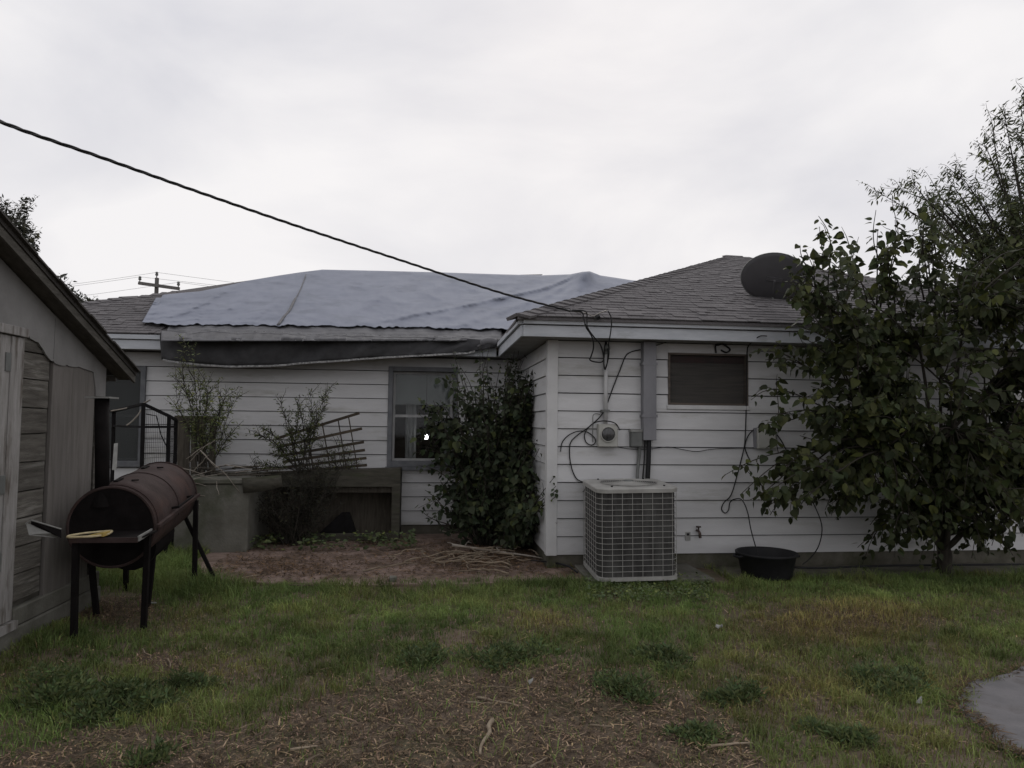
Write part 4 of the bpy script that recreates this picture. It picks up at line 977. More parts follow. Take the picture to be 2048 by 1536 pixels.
def joined(name, mats, kind, leaves, parent):
    tv, tf = LM[kind]; n = len(leaves)
    if n == 0: return
    pos = np.array([l[0][:] for l in leaves]); X = np.array([l[1][:] for l in leaves]); Y = np.array([l[2][:] for l in leaves]); Z_ = np.array([l[3][:] for l in leaves]); s = np.array([l[4] for l in leaves])
    v = pos[:,None,:] + s[:,None,None]*(tv[None,:,0:1]*X[:,None,:] + tv[None,:,1:2]*Y[:,None,:] + tv[None,:,2:3]*Z_[:,None,:])
    f = (tf[None] + (np.arange(n)*len(tv))[:,None,None]).reshape(-1,4)
    me = bpy.data.meshes.new(name); me.vertices.add(n*len(tv)); me.vertices.foreach_set('co', v.reshape(-1))
    me.loops.add(f.size); me.loops.foreach_set('vertex_index', f.reshape(-1).astype(np.int32))
    me.polygons.add(len(f)); me.polygons.foreach_set('loop_start', np.arange(0, f.size, 4, dtype=np.int32))
    try: me.polygons.foreach_set('loop_total', np.full(len(f), 4, dtype=np.int32))
    except Exception: pass
    me.update(); me.validate()
    t = np.array([l[5] for l in leaves]); c = np.ones((n, len(tv), 4)); c[:,:,0] = t[:,0,None]; c[:,:,1] = t[:,1,None]; c[:,:,2] = t[:,2,None]
    add_tint(me, c.reshape(-1,4))
    return link(name, me, mats, parent)
PARTM = {}
def leaf_parts(m, kind, leaves, parent):
    tv, tf = LM[kind]; key = (m.name, kind)
    if key not in PARTM:
        PARTM[key] = []
        for k in range(5):
            me = bpy.data.meshes.new('leaf'); vv = tv.copy(); vv[:,2] += .10*np.sin(vv[:,1]*3+k)*np.sign(np.sin(k*2.1)); vv[:,0] *= .85+.08*k
            me.from_pydata(vv.tolist(), [], tf.tolist()); me.materials.append(m); c = np.ones((len(vv),4)); g_ = .75+.12*k; c[:,:3] *= g_; c[:,0] *= 1+.08*(k-2); add_tint(me, c); PARTM[key].append(me)
    for l in leaves:
        p, x, y, z_, s, t = l
        mw = Matrix(((x.x*s, y.x*s, z_.x*s, p.x),(x.y*s, y.y*s, z_.y*s, p.y),(x.z*s, y.z*s, z_.z*s, p.z),(0,0,0,1)))
        link('leaf', random.choice(PARTM[key]), None, parent, mw)
def tint(v=.35, hue=.1):
    if random.random() < .09: return (2.0, 1.8, 1.3)
    g_ = random.uniform(1-v, 1+v); return (g_*random.uniform(1-hue, 1+hue*1.3), g_, g_*random.uniform(1-hue, 1+hue))
def along(pts, spacing, size, leaves, t0=.15, droop=.8, out=None, jitter=.03, tintf=tint):
    L_ = 0; acc = [0]
    for a, b in zip(pts[:-1], pts[1:]): L_ += (b-a).length; acc.append(L_)
    s = L_*t0; k = random.randint(0, 1)
    while s < L_:
        for i in range(len(acc)-1):
            if acc[i] <= s <= acc[i+1]: break
        t = (s-acc[i])/max(1e-6, acc[i+1]-acc[i]); p = pts[i].lerp(pts[i+1], t); d = (pts[i+1]-pts[i]).normalized()
        side = d.cross(Vector((random.uniform(-1,1), random.uniform(-1,1), random.uniform(-.3,1)))).normalized()*(1 if k % 2 else -1)
        ld = (side*random.uniform(.5,1)+d*.35+Vector((0,0,-droop*random.uniform(.3,1.2))))
        nrm = Vector((random.uniform(-.6,.6), random.uniform(-1,.25), random.uniform(.1,1)))
        x, y, z_ = frame(ld, nrm); sz = size*random.uniform(.55,1.2)*(1-.45*(s/L_)**3)
        leaves.append((p+side*size*.2+Vector((random.uniform(-jitter,jitter), random.uniform(-jitter,jitter), random.uniform(-jitter,jitter)))*.5, x*random.uniform(.6,1.15), y, z_*random.uniform(-.6,1.8), sz, tintf()))
        s += spacing*random.uniform(.6,1.4); k += 1
def stem(a, b, bow=.15, wob=.06, n=6):
    a, b = Vector(a), Vector(b); ln = (b-a).length; pts = []
    o1 = Vector((random.uniform(-wob,wob), random.uniform(-wob,wob), random.uniform(-wob,wob)))*ln
    for i in range(n+1):
        t = i/n; pts.append(a.lerp(b, t)+Vector((0,0,bow*ln*math.sin(math.pi*t)))+o1*math.sin(math.pi*t*2))
    return curve(pts, 3)
def taper(pts, r0_, r1_): n = len(pts); return [r0_+(r1_-r0_)*i/(n-1) for i in range(n)]
def split_leaves(root, leaves, m, kind, nparts, name='foliage'):
    # the leaves that face the yard largest become single parts
    sc_ = sorted(leaves, key=lambda l: -(l[4]/max(.5, (l[0]-CAM).length))*(1.0 if -0.9 < (l[0]-CAM).normalized().dot(RT) < .60 else .2)*random.uniform(.8,1.2))
    leaf_parts(m, kind, sc_[:nparts], root)
    o = joined(name, m, kind, sc_[nparts:], root)
    if o: tag(o, kind='stuff')

# young mulberry tree on the right ---------------------------------
def mulberry():
    base = P(1886, 1128, Y=7.0); base.z = 0
    root = empty('mulberry_tree', base, 'young leafy tree with large heart-shaped leaves hiding the right wall', 'tree')
    leaves = []; br = MB(); tr = MB()
    forks = [P(1886, 1092, Y=6.95), P(1850, 985, Y=6.85), P(1935, 990, Y=7.0), P(1885, 900, Y=6.8)]
    tr.tube(curve([base, forks[0]+Vector((.02,0,-.1)), forks[0]], 5), taper(range(11), .075, .062), 10)
    for k, (fx, fy, yy) in enumerate(((1800,820,6.6),(1880,760,6.7),(1970,800,6.9),(1840,700,6.8),(1930,620,6.7),(1760,900,6.5),(2010,860,6.6),(1905,860,6.4))):
        e = P(fx, fy, Y=yy); tr.tube(stem(forks[0]-Vector((0,0,.05)), e, -.04, .04), taper(range(19), .034, .012), 7); forks.append(e)
    tips = []
    # named shoots that stand out in the outline
    for (fx, fy, yy, sx, sy) in ((1637,432,6.5,1680,640),(1600,490,6.4,1640,640),(1575,560,6.3,1680,640),(1752,420,6.5,1760,620),(1700,490,6.6,1740,640),(1790,440,6.6,1780,600),(1775,500,6.4,1790,640),(1850,372,6.7,1870,600),(1835,440,6.6,1860,600),(1870,470,6.5,1890,640),
            (1500,705,6.9,1700,760),(1530,720,6.8,1690,760),(1560,700,6.8,1700,740),(1502,800,6.8,1680,830),(1520,850,6.7,1680,830),(1560,830,6.6,1690,830),(1600,840,6.6,1720,820),
            (1450,950,6.7,1660,900),(1480,990,6.6,1640,900),(1500,1000,6.5,1660,900),(1540,1030,6.6,1660,900),(1590,1030,6.6,1690,900),(1560,940,6.5,1680,900),(1620,1010,6.5,1720,920),(1650,1020,6.6,1740,920),(1680,990,6.5,1760,920),
            (1715,1095,6.9,1830,1030),(1740,1050,6.9,1850,1010),(1790,1060,6.9,1860,1030),(1760,1100,6.8,1870,1060),(1990,1060,6.9,1930,1020),(1960,1090,6.9,1910,1050),(2030,960,6.8,1950,960),(2040,1010,6.8,1960,980),(2045,900,6.7,1950,900),(1860,1000,6.6,1880,1060),(1830,985,6.5,1870,1060),(1900,1010,6.6,1895,1060),(1930,1000,6.5,1905,1060),(1960,985,6.6,1905,1050),(1980,1030,6.7,1905,1060),(1940,1060,6.7,1900,1070),(1845,1045,6.7,1880,1070),(1800,1010,6.6,1870,1050),(1770,980,6.5,1860,1040),(2010,1000,6.6,1915,1040),(1870,950,6.5,1885,1050),(1915,950,6.5,1895,1050),(1800,960,6.5,1870,1040),(2000,940,6.6,1910,1030)):
        tips.append((P(fx, fy, Y=yy), P(sx, sy, Y=6.8), .115))
        if fy < 580:
            for k in range(1): tips.append((P(fx+random.uniform(-14,14), fy+random.uniform(5,45), Y=yy+random.uniform(-.1,.1)), P(sx+random.uniform(-15,15), sy, Y=6.8), .12))
    for (n_, ax0, ax1, ay0, ay1, y0_, y1_, sz_) in ((130,1830,2200,580,1000,5.9,7.2,.125),(8,1570,1800,640,720,6.2,6.9,.12),(20,1565,1680,560,700,6.2,6.8,.12),(28,1800,2010,1040,1105,6.5,6.9,.10),(16,1960,2100,950,1090,6.3,7.0,.11),(12,1580,1760,750,850,6.4,7.0,.12),(16,1520,1740,900,1010,6.4,6.9,.125),(8,1790,1900,500,640,6.3,7.4,.11),(50,1700,1850,700,960,6.2,7.1,.11),(50,1780,2120,860,1050,6.0,7.2,.115),(20,1900,2180,490,600,6.5,8.4,.11)):
        for i in range(n_):
            if i % 4 == 0: ec = P(random.uniform(ax0, ax1), random.uniform(ay0, ay1), Y=random.uniform(y0_, y1_))
            e = ec+Vector((random.gauss(0,.11), random.gauss(0,.11), random.gauss(0,.11)))
            s = min(forks[4:], key=lambda q_: (q_-e).length+random.uniform(0,.4)); tips.append((e, s, sz_))
    for (e, s, sz) in tips:
        pts = stem(s, e, random.uniform(.02,.16), .05); br.tube(pts, taper(pts, .010, .003), 5)
        along(pts, .052, sz, leaves, .18, .9)
        for k in range(2):
            i = random.randint(6, len(pts)-4); d = (pts[i+1]-pts[i]).normalized()
            e2 = pts[i]+(d*.6+Vector((random.uniform(-.7,.7), random.uniform(-.8,.3), random.uniform(-.5,.5)))).normalized()*random.uniform(.2,.5)
            p2 = stem(pts[i], e2, .08, .06, 4); br.tube(p2, taper(p2, .005, .002), 4); along(p2, .045, sz, leaves, .2, .9)
    tr.build('trunk', M['bark'], root, smooth=True); tag(br.build('branches', M['bark'], root, smooth=True), kind='stuff')
    leaves[:] = [l for l in leaves if not (l[0].y > WY-.06 and l[0].z < SOF) and not (l[0].y > EY-.08 and l[0].z < EZ+.1+SL*max(0,l[0].y-EY)) and l[0].z > .03]
    split_leaves(root, leaves, M['leaf_tree'], 'heart', 300)
    return len(leaves)
n1_ = mulberry()
# big bush in the corner --------------------------------------------
def corner_bush():
    base = P(985, 1082, Y=8.95); base.z = 0
    root = empty('mulberry_bush', base, 'dense dark bush filling the corner between the wing and the rear window', 'bush')
    leaves = []; br = MB(); ends = []; arch = []
    for (fx, fy, yy) in ((905,700,9.1),(960,690,9.0),(930,760,9.0),(880,800,9.1),(850,850,9.0),(835,930,9.0),(850,980,8.9),(840,1020,8.8),(870,1040,8.7),(1010,710,9.2),(1060,700,9.3),(1030,760,9.2),(1080,790,8.9),(1075,850,8.7),(1070,950,8.2),(1112,972,7.36),(1116,990,7.36),(1108,955,7.38),(1114,978,7.34),(900,900,8.9),(920,860,8.9),(880,960,8.8),(950,820,8.8),(1000,850,8.7),(955,940,8.6),(1010,930,8.5),(1050,880,8.6),(915,1010,8.6),(965,1040,8.5),(1020,1020,8.4),(1065,1040,8.3)):
        ends.append((P(fx, fy, Y=yy), .085))
    for i in range(20):
        arch.append((P(random.uniform(828, 905), random.uniform(750, 1045), Y=random.uniform(8.6, 9.3)), .125))
    for i in range(26):
        fx = random.uniform(860, 960); fy = random.uniform(720, 1040); ends.append((P(fx, fy, Y=random.uniform(8.5, 9.3)), .125))
    for i in range(115):
        fx = random.triangular(915, 1095, 1030); fy = random.uniform(690, 1060); yy = random.uniform(8.2, 9.6)
        ends.append((P(fx, fy, Y=yy), .09))
    for i in range(110):
        zc = random.uniform(.3, 2.3); ends.append((Vector((random.uniform(1.10,1.27), random.uniform(7.7 if zc < 1.35 else 8.4, 9.0), zc)), .11))
    for (e, sz) in ends:
        a = base+Vector((random.uniform(-.12,.12), random.uniform(-.1,.1), 0)); 
        if e.z < 1.0: a = base.lerp(Vector((e.x, e.y, 0)), .3)
        pts = stem(a, e, random.uniform(0,.1), .05); br.tube(pts, taper(pts, .012, .003), 5); along(pts, .05, sz, leaves, .3, .8)
        for k in range(2):
            i = random.randint(8, len(pts)-3); e2 = pts[i]+Vector((random.uniform(-.3,.3), random.uniform(-.3,.2), random.uniform(-.2,.25))); p2 = stem(pts[i], e2, .05, .05, 4); br.tube(p2, taper(p2, .004,.002), 4); along(p2, .045, sz, leaves, .1, .8)
    for (e, sz) in arch:
        pts = stem(base+Vector((random.uniform(-.3,.1), random.uniform(-.1,.1), random.uniform(.1,.9))), e, random.uniform(.12,.3), .04); br.tube(pts, taper(pts, .008, .002), 5); along(pts, .055, sz, leaves, .4, .9)
    tag(br.build('branches', M['bark'], root, smooth=True), kind='stuff')
    keep = []
    for l in leaves:
        p = l[0]
        if p.y > MW-.05 or p.z < .03: continue
        if p.x > WX-.045 and p.y > WY-.045: continue
        if p.z > SOF-.1 and p.y > MY-.16: continue
        if p.x > EX-.06 and p.y > EY and p.z > SOF-.05: continue
        keep.append(l)
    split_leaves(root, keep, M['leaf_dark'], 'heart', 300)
corner_bush()
# thin shrubs ---------------------------------------------------------
def shrub(name, label, base, tips, size, m, n_side, side_len, sp, nparts, droop=.1, kind='lance'):
    root = empty(name, base, label, 'shrub'); leaves = []; br = MB()
    for e in tips:
        pts = stem(base+Vector((random.uniform(-.1,.1), random.uniform(-.05,.05), 0)), e, random.uniform(-.02,.06), .04); br.tube(pts, taper(pts, .008, .002), 4); along(pts, sp, size, leaves, .35, droop, jitter=.01)
        for k in range(n_side):
            i = random.randint(int(len(pts)*.35), len(pts)-2); d = (pts[i+1]-pts[i]).normalized()
            e2 = pts[i]+(d+Vector((random.uniform(-.9,.9), random.uniform(-.6,.6), random.uniform(-.2,.6)))).normalized()*side_len*random.uniform(.4,1.1)
            p2 = stem(pts[i], e2, .04, .05, 4); br.tube(p2, taper(p2, .004,.0015), 4); along(p2, sp, size, leaves, .1, droop, jitter=.01)
    tag(br.build('stems', M['bark'], root, smooth=True), kind='stuff')
    leaves = [l for l in leaves if l[0].y < MW-.05]
    split_leaves(root, leaves, m, kind, nparts)
b1 = P(405, 960, Y=9.0); b1.z = .85
shrub('privet_shrub', 'tall pale green narrow-leaved shrub in front of the upright pallet', b1, [P(x, y, Y=yy) for x, y, yy in ((372,705,8.95),(378,690,8.9),(352,770,9.0),(345,745,9.1),(395,760,8.9),(405,745,9.0),(420,770,9.0),(440,790,9.1),(455,775,9.1),(478,790,9.2),(465,810,9.1),(360,820,9.0),(430,840,8.9),(470,860,9.1),(385,800,8.9),(410,820,8.9))], .062, M['leaf_pale'], 12, .26, .021, 120)
b2 = P(610, 950, Y=9.2); b2.z = .9
shrub('olive_shrub', 'airy small-leaved shrub growing up through the trellis', b2, [P(x, y, Y=yy) for x, y, yy in ((560,790,9.1),(590,795,9.1),(620,785,9.1),(655,775,9.2),(650,800,9.1),(600,820,9.0),(570,830,9.0),(530,860,9.1),(515,870,9.1),(545,880,9.0),(580,860,9.0),(640,830,9.0),(620,850,9.0),(550,910,9.0),(525,930,9.0))], .058, M['leaf_olive'], 15, .2, .021, 120)
b3 = P(590, 1060, Y=9.0); b3.z = 0
shrub('dark_shrub', 'dark half-dead shrub hiding the left of the cellar bulkhead', b3, [P(random.uniform(505,690), random.uniform(905,1040), Y=random.uniform(8.7,9.15)) for k in range(40)], .05, M['leaf_black'], 10, .25, .026, 100)
b4 = P(690, 945, Y=9.3); b4.z = .85
shrub('vine_shrub', 'low dusty green vine tangled in the lower trellis slats', b4, [P(x, y, Y=9.3) for x, y in ((640,890),(655,905),(670,880),(690,895),(700,905),(650,925),(620,930),(715,920))], .045, M['leaf_olive'], 8, .16, .022, 60)

# trees behind -------------------------------------------------------
def far_tree(name, label, base, tips, size, m, n_side, side_len, sp, trunk_r, crown_src, kind='tiny', droop=.4, sub=2):
    root = empty(name, base, label, 'tree'); leaves = []; br = MB()
    MB().tube(curve([base, base.lerp(crown_src, .5)+Vector((.1,0,0)), crown_src], 5), taper(range(11), trunk_r, trunk_r*.6), 8).build('trunk', M['bark'], root, smooth=True)
    for e in tips:
        pts = stem(crown_src, e, random.uniform(0,.1), .05); br.tube(pts, taper(pts, trunk_r*.3, .006), 5)
        for k in range(n_side):
            i = random.randint(int(len(pts)*.45), len(pts)-1); d = (pts[min(i+1,len(pts)-1)]-pts[max(0,i-1)]).normalized()
            e2 = pts[i]+(d*.9+Vector((random.uniform(-.8,.8), random.uniform(-.8,.8), random.uniform(-.5,.5)))).normalized()*side_len*random.uniform(.4,1.1)
            p2 = stem(pts[i], e2, .06, .06, 4); br.tube(p2, taper(p2, .008,.003), 4); along(p2, sp, size, leaves, .1, droop, jitter=.04)
    tag(br.build('branches', M['bark'], root, smooth=True), kind='stuff')
    tag(joined('foliage', m, kind, leaves, root), kind='stuff')
tY = 15.5
el = [(2048,195),(2010,235),(1985,255),(1975,300),(2040,280),(2030,330),(1985,330),(2060,360),(2040,400),(2020,420),(2080,300),(2100,250),(1770,392),(1800,380),(1830,372),(1870,372),(1900,362),(1925,355),(1905,400),(1960,400),(1975,395),(1930,420),(1890,430),(1860,420),(1990,450),(2030,440),(1940,470),(2070,450),(1900,490),(1960,500),(2010,500),(1860,510),(2050,520),(1920,540),(1980,560),(2030,580),(1890,570),(1850,560),(2090,540),(2100,400),(2130,340),(2150,460)]
far_tree('elm_tree', 'tall fine-leaved tree rising behind the right end of the house', Vector((12.6, tY, 0)), [P(x, y, Y=tY+random.uniform(-1.2,1.2)) for x, y in el], .17, M['leaf_far'], 22, .62, .034, .20, P(2080, 640, Y=tY), kind='lance', droop=.9)
far_tree('distant_tree', 'dark upright tree behind the shed roof at the left edge', P(20, 900, Y=24), [P(x, y, Y=24+random.uniform(-.6,.6)) for x, y in ((15,412),(30,420),(45,415),(60,410),(25,440),(40,450),(50,440),(62,470),(55,490),(30,480),(20,500),(66,480),(45,520),(30,540),(50,550))], .19, M['leaf_grey'], 17, .45, .05, .25, P(35, 560, Y=24))
far_tree('distant_tree', 'low dark tree peeking between the shed roof and the house', P(140, 900, Y=22), [P(x, y, Y=22+random.uniform(-.5,.5)) for x, y in ((118,565),(135,580),(150,590),(160,600),(178,605),(185,615),(165,618),(145,610),(125,600))], .19, M['leaf_grey'], 16, .35, .05, .2, P(140, 650, Y=22))
# ------------------------------------------------------------------ lawn and litter
def blades(name, m, n, sampler, lab, cat, tintf, h=(.03,.07), wd=.003, lean=.5, flat_=False):
    pts = []
    while len(pts) < n:
        s = sampler()
        if s: pts.append(s)
    k = len(pts); p = np.array([(a, b) for a, b, c in pts]); sc = np.array([c for a, b, c in pts])
    z = np.array([gz(a, b) for a, b in p]); ang = np.random.uniform(0, 2*np.pi, k); hh = np.random.uniform(h[0], h[1], k)*sc; ww = wd*np.random.uniform(.7,1.5,k)
    le = np.random.normal(0, lean, (k, 2))
    v = np.zeros((k, 5, 3)); dx, dy = np.cos(ang)*ww, np.sin(ang)*ww
    if flat_:
        L_ = hh; ex, ey = np.cos(ang)*L_, np.sin(ang)*L_; tilt = np.random.uniform(-.12,.22,k)*L_
        zz_ = z+np.random.uniform(.004,.02,k); nx, ny = -np.sin(ang)*ww, np.cos(ang)*ww
        for i, (s, t) in enumerate(((0,-1),(0,1),(.5,1),(1,0),(.5,-1))):
            v[:,i,0] = p[:,0]+ex*s+nx*t; v[:,i,1] = p[:,1]+ey*s+ny*t; v[:,i,2] = zz_+tilt*s+.004*(s == .5)
        f1 = np.array([[0,1,2,4],[4,2,3,3]])
    else:
        v[:,0] = np.stack([p[:,0]-dx, p[:,1]-dy, z-.005], 1); v[:,1] = np.stack([p[:,0]+dx, p[:,1]+dy, z-.005], 1)
        mx_ = p[:,0]+le[:,0]*hh*.3; my_ = p[:,1]+le[:,1]*hh*.3
        v[:,2] = np.stack([mx_+dx*.8, my_+dy*.8, z+hh*.6], 1); v[:,4] = np.stack([mx_-dx*.8, my_-dy*.8, z+hh*.6], 1)
        v[:,3] = np.stack([p[:,0]+le[:,0]*hh, p[:,1]+le[:,1]*hh, z+hh*(1-.25*np.minimum(1, np.hypot(le[:,0], le[:,1])))], 1)
    o = np.arange(k)*5
    q4 = np.stack([o, o+1, o+2, o+4], 1); q3 = np.stack([o+4, o+2, o+3], 1)
    me = bpy.data.meshes.new(name); me.vertices.add(k*5); me.vertices.foreach_set('co', v.reshape(-1))
    loops = np.concatenate([q4.reshape(-1), q3.reshape(-1)]).astype(np.int32); me.loops.add(len(loops)); me.loops.foreach_set('vertex_index', loops)
    me.polygons.add(2*k); me.polygons.foreach_set('loop_start', np.concatenate([np.arange(k)*4, 4*k+np.arange(k)*3]).astype(np.int32))
    me.update(); me.validate()
    t = np.array([tintf(a, b) for a, b in p]); c = np.ones((k, 5, 4)); c[:,:,:3] = t[:,None,:]; add_tint(me, c.reshape(-1,4))
    ob = link(name, me, m); return tag(ob, lab, cat, kind='stuff')
from mathutils import noise as mn
def pn(x, y, s, o=0): return mn.noise(Vector((x*s+o, y*s-o, o*.37)))
def J(x, y):
    v = Vector((x, y, 0))-CAM; c = v.dot(FW); return 1024+F*v.dot(RT)/c, 768-F*v.dot(UP)/c
# photo-observed cover: bare litter low in the middle, straw-coloured patch at right, green elsewhere
def cover(x, y):
    u, v = J(x, y)
    bare = 0
    e = interp([(-200,1560),(0,1500),(150,1440),(330,1470),(480,1440),(620,1370),(800,1330),(1000,1310),(1250,1310),(1400,1380),(1480,1440),(1560,1520),(1800,1600)], u)
    e += 34*pn(x, y, 2.1, 3) + 26*pn(x, y, 6, 9)
    bare = max(bare, min(1, max(0, (v-e)/40)))
    d = math.hypot((u-330)/110, (v-1330)/45); bare = max(bare, max(0, 1-d)*1.2 if d < 1 else 0)
    d = math.hypot((u-1100)/150, (v-1255)/32); bare = max(bare, .7*(1-d) if d < 1 else 0)
    d = math.hypot((u-100)/110, (v-1370)/50); bare = max(bare, .7*(1-d) if d < 1 else 0)
    d = math.hypot((u-235)/120, (v-1215)/52); bare = max(bare, min(1, 2.2*(1-d)) if d < 1 else 0)
    dry = 0
    d = math.hypot((u-1680)/270, (v-1250)/58); dry = max(dry, 1.35*(1-d) if d < 1 else 0)
    d = math.hypot((u-1560)/330, (v-1390)/110); dry = max(dry, .55*(1-d) if d < 1 else 0)
    d = math.hypot((u-1080)/130, (v-1250)/40); dry = max(dry, .7*(1-d) if d < 1 else 0)
    d = math.hypot((u-420)/220, (v-1340)/70); dry = max(dry, .5*(1-d) if d < 1 else 0)
    dry = max(dry, .35*pn(x, y, 1.6, 20)+.05)
    return min(1, bare), min(1, max(0, dry))
XR = (-4.2, 8.2)
SC = sum((Vector(p) for p in slab_outline), Vector())/len(slab_outline)
def blocked(x, y):
    d_ = Vector((x, y, 0))-Vector((SC.x, SC.y, 0)); d_ = d_.normalized()*random.uniform(0,.10) if d_.length > .01 else d_
    return (inpoly(x+d_.x, y+d_.y, slab_outline) or (inpoly(x, y, patio_outline) and y > 6.9) or (x < SX+.04 and y < YC+.05) or (y > WY-.02 and x > 1.0) or y > 9.7
            or (1.55 < x < 3.0 and y > 6.74) or (3.05 < x < 9 and y > 6.9))
TUFT = []
def samp():
    if TUFT and random.random() < .9:
        tx, ty, n_, sg, hs, tn = TUFT[-1]
        x, y = random.gauss(tx, sg), random.gauss(ty, sg)
        TUFT[-1][2] -= 1
        if TUFT[-1][2] <= 0: TUFT.pop()
    else:
        y = random.uniform(2.6, 9.6); x = random.uniform(*XR); hs = random.uniform(.55,.9)
        if random.random() < .35: TUFT.append([x, y, random.randint(12,60), random.uniform(.02,.07), random.uniform(.8,1.5)*(1+.5*pn(x, y, 2.2, 70)), 0])
    if blocked(x, y): return None
    u, v = J(x, y)
    if u < -80 or u > 2130 or v > 1600: return None
    b, d = cover(x, y)
    if random.random() < b*.93: return None
    if random.random() < d*.35: return None
    s = hs*(1.0+.4*pn(x, y, 1.3, 5))
    if y > 6.2: s *= 1.0+.7*min(1, (y-6.2)/.6)
    if u < 480 and v < 1200: s *= 1.5
    return (x, y, s)
def gt(x, y):
    b, d = cover(x, y); d = min(1, d*random.uniform(.4,1.8)+.25*max(0, pn(x, y, 3.1, 90))); g_ = random.uniform(.7,1.3)*(1+.45*pn(x, y, 1.1, 40)+.4*pn(x, y, 4.5, 11))
    c1, c2 = (1, 1, 1), (2.3, 1.25, 1.6)
    k = .8*d+(.35 if random.random() < .06 else 0)
    u, v = J(x, y)
    if u > 1450 and v > 1180: k += .06
    return tuple(g_*(a+(c-a)*min(1, k)) for a, c in zip(c1, c2))
blades('grass', M['grass'], 150000, samp, 'patchy short green lawn grass across the yard', 'grass', gt, (.022,.062), .0022, .55)
def samp2():
    y = random.uniform(2.6, 6.6); x = random.uniform(*XR)
    if blocked(x, y): return None
    u, v = J(x, y)
    if u < -80 or u > 2130 or v > 1600: return None
    b, d = cover(x, y)
    if random.random() > max(b, d*.8, .12): return None
    return (x, y, random.choice((.25,.3,.4,.4,.5,.6,.8,1.1,1.6)))
blades('straw_litter', M['straw'], 46000, samp2, 'scattered dry straw and clippings on the bare soil', 'straw', lambda x, y: (lambda g_: (g_, g_*random.uniform(.85,1), g_*random.uniform(.75,1)))(random.choice((.18,.25,.3,.38,.45,.6,.8,1.2))), (.02,.065), .0026, 0, True)
def samp3():
    y = random.uniform(6.9, 9.3); x = random.uniform(-2.2, 1.7)
    if not inpoly(x, y, patio_outline): return None
    u, v = J(x, y)
    w_ = .12+.6*max(0, 1-math.hypot((u-960)/190, (v-1125)/38))+.35*max(0, 1-math.hypot((u-560)/170, (v-1140)/26))
    return (x, y, random.choice((.7,1,1.5,2.2))) if random.random() < w_ else None
o = blades('leaf_litter', M['straw'], 9000, samp3, 'dead leaves and bits of stem scattered on the patio', 'litter', lambda x, y: (lambda g_: (g_, g_*.8, g_*.65))(random.choice((.12,.2,.3,.45,.8))), (.02,.06), .004, 0, True)
o.location.z = .028
# upright dry stalks in the lawn
def samp4():
    y = random.uniform(2.7, 6.6); x = random.uniform(*XR)
    if blocked(x, y): return None
    b, d = cover(x, y)
    return (x, y, 1.0) if random.random() < d+.1 else None
blades('dry_stalks', M['straw'], 9000, samp4, 'upright dry grass stalks among the green lawn', 'dry grass', lambda x, y: (lambda g_: (g_, g_*.9, g_*.7))(random.uniform(.3,.75)), (.03,.09), .0014, .35)
def samp5():
    i = random.randrange(len(slab_outline)); a, c = slab_outline[i], slab_outline[(i+1) % len(slab_outline)]; p = a.lerp(c, random.random())
    return (p.x+random.gauss(0,.028), p.y+random.gauss(0,.028), random.choice((.5,.8,1.2,1.8)))
o = blades('edge_litter', M['straw'], 800, samp5, 'matted dry grass along the edge of the concrete slab', 'straw', lambda x, y: (lambda g_: (g_, g_*.82, g_*.64))(random.choice((.15,.22,.3,.5))), (.02,.06), .0026, 0, True)
o.location.z = .02
# weed clumps
def clump(px, py, rad, h, lab):
    c = P(px, py, Z=0); 
    root = empty('weed_clump', (c.x, c.y, 0), lab, 'weed', 'fine-leaved weed clumps in the lawn')
    n = int(2200*(rad/.25)**1.5); lv = []
    subs = [(c.x+random.gauss(0, rad*.5), c.y+random.gauss(0, rad*.4), random.uniform(.3,1)) for k in range(9)]
    for i in range(n):
        sx_, sy_, sh_ = random.choice(subs); a = random.uniform(0, 6.28); r = abs(random.gauss(0, rad*.38)); x = sx_+math.cos(a)*r; y = sy_+math.sin(a)*r
        hz = 1.25*h*sh_*math.exp(-(r/rad)**2*2)*random.uniform(.0,1)
        d = Vector((math.cos(a)*.5+random.uniform(-.8,.8), math.sin(a)*.5+random.uniform(-.8,.8), random.uniform(.1,1.1)))
        X_, Y_, Z_ = frame(d, Vector((random.uniform(-1,1), -1, random.uniform(0,1)))); g_ = random.uniform(.55,1.3)
        lv.append((Vector((x, y, gz(x,y)+hz)), X_, Y_, Z_, random.uniform(.018,.045), (g_*random.uniform(.8,1.15), g_, g_*random.uniform(.7,1))))
    tag(joined('foliage', M['weed'], 'lance', lv, root), kind='stuff')
    st = MB()
    for i in range(26):
        a = random.uniform(0,6.28); r = rad*random.random(); a2 = a+random.uniform(-.8,.8); p_ = Vector((c.x+math.cos(a)*r, c.y+math.sin(a)*r, 0)); st.tube([p_, p_+Vector((math.cos(a2)*.015, math.sin(a2)*.015, h*.35)), p_+Vector((math.cos(a2)*.04, math.sin(a2)*.04, h*.6))], .0012, 4)
    tag(st.build('stems', M['weed'], root), kind='stuff')
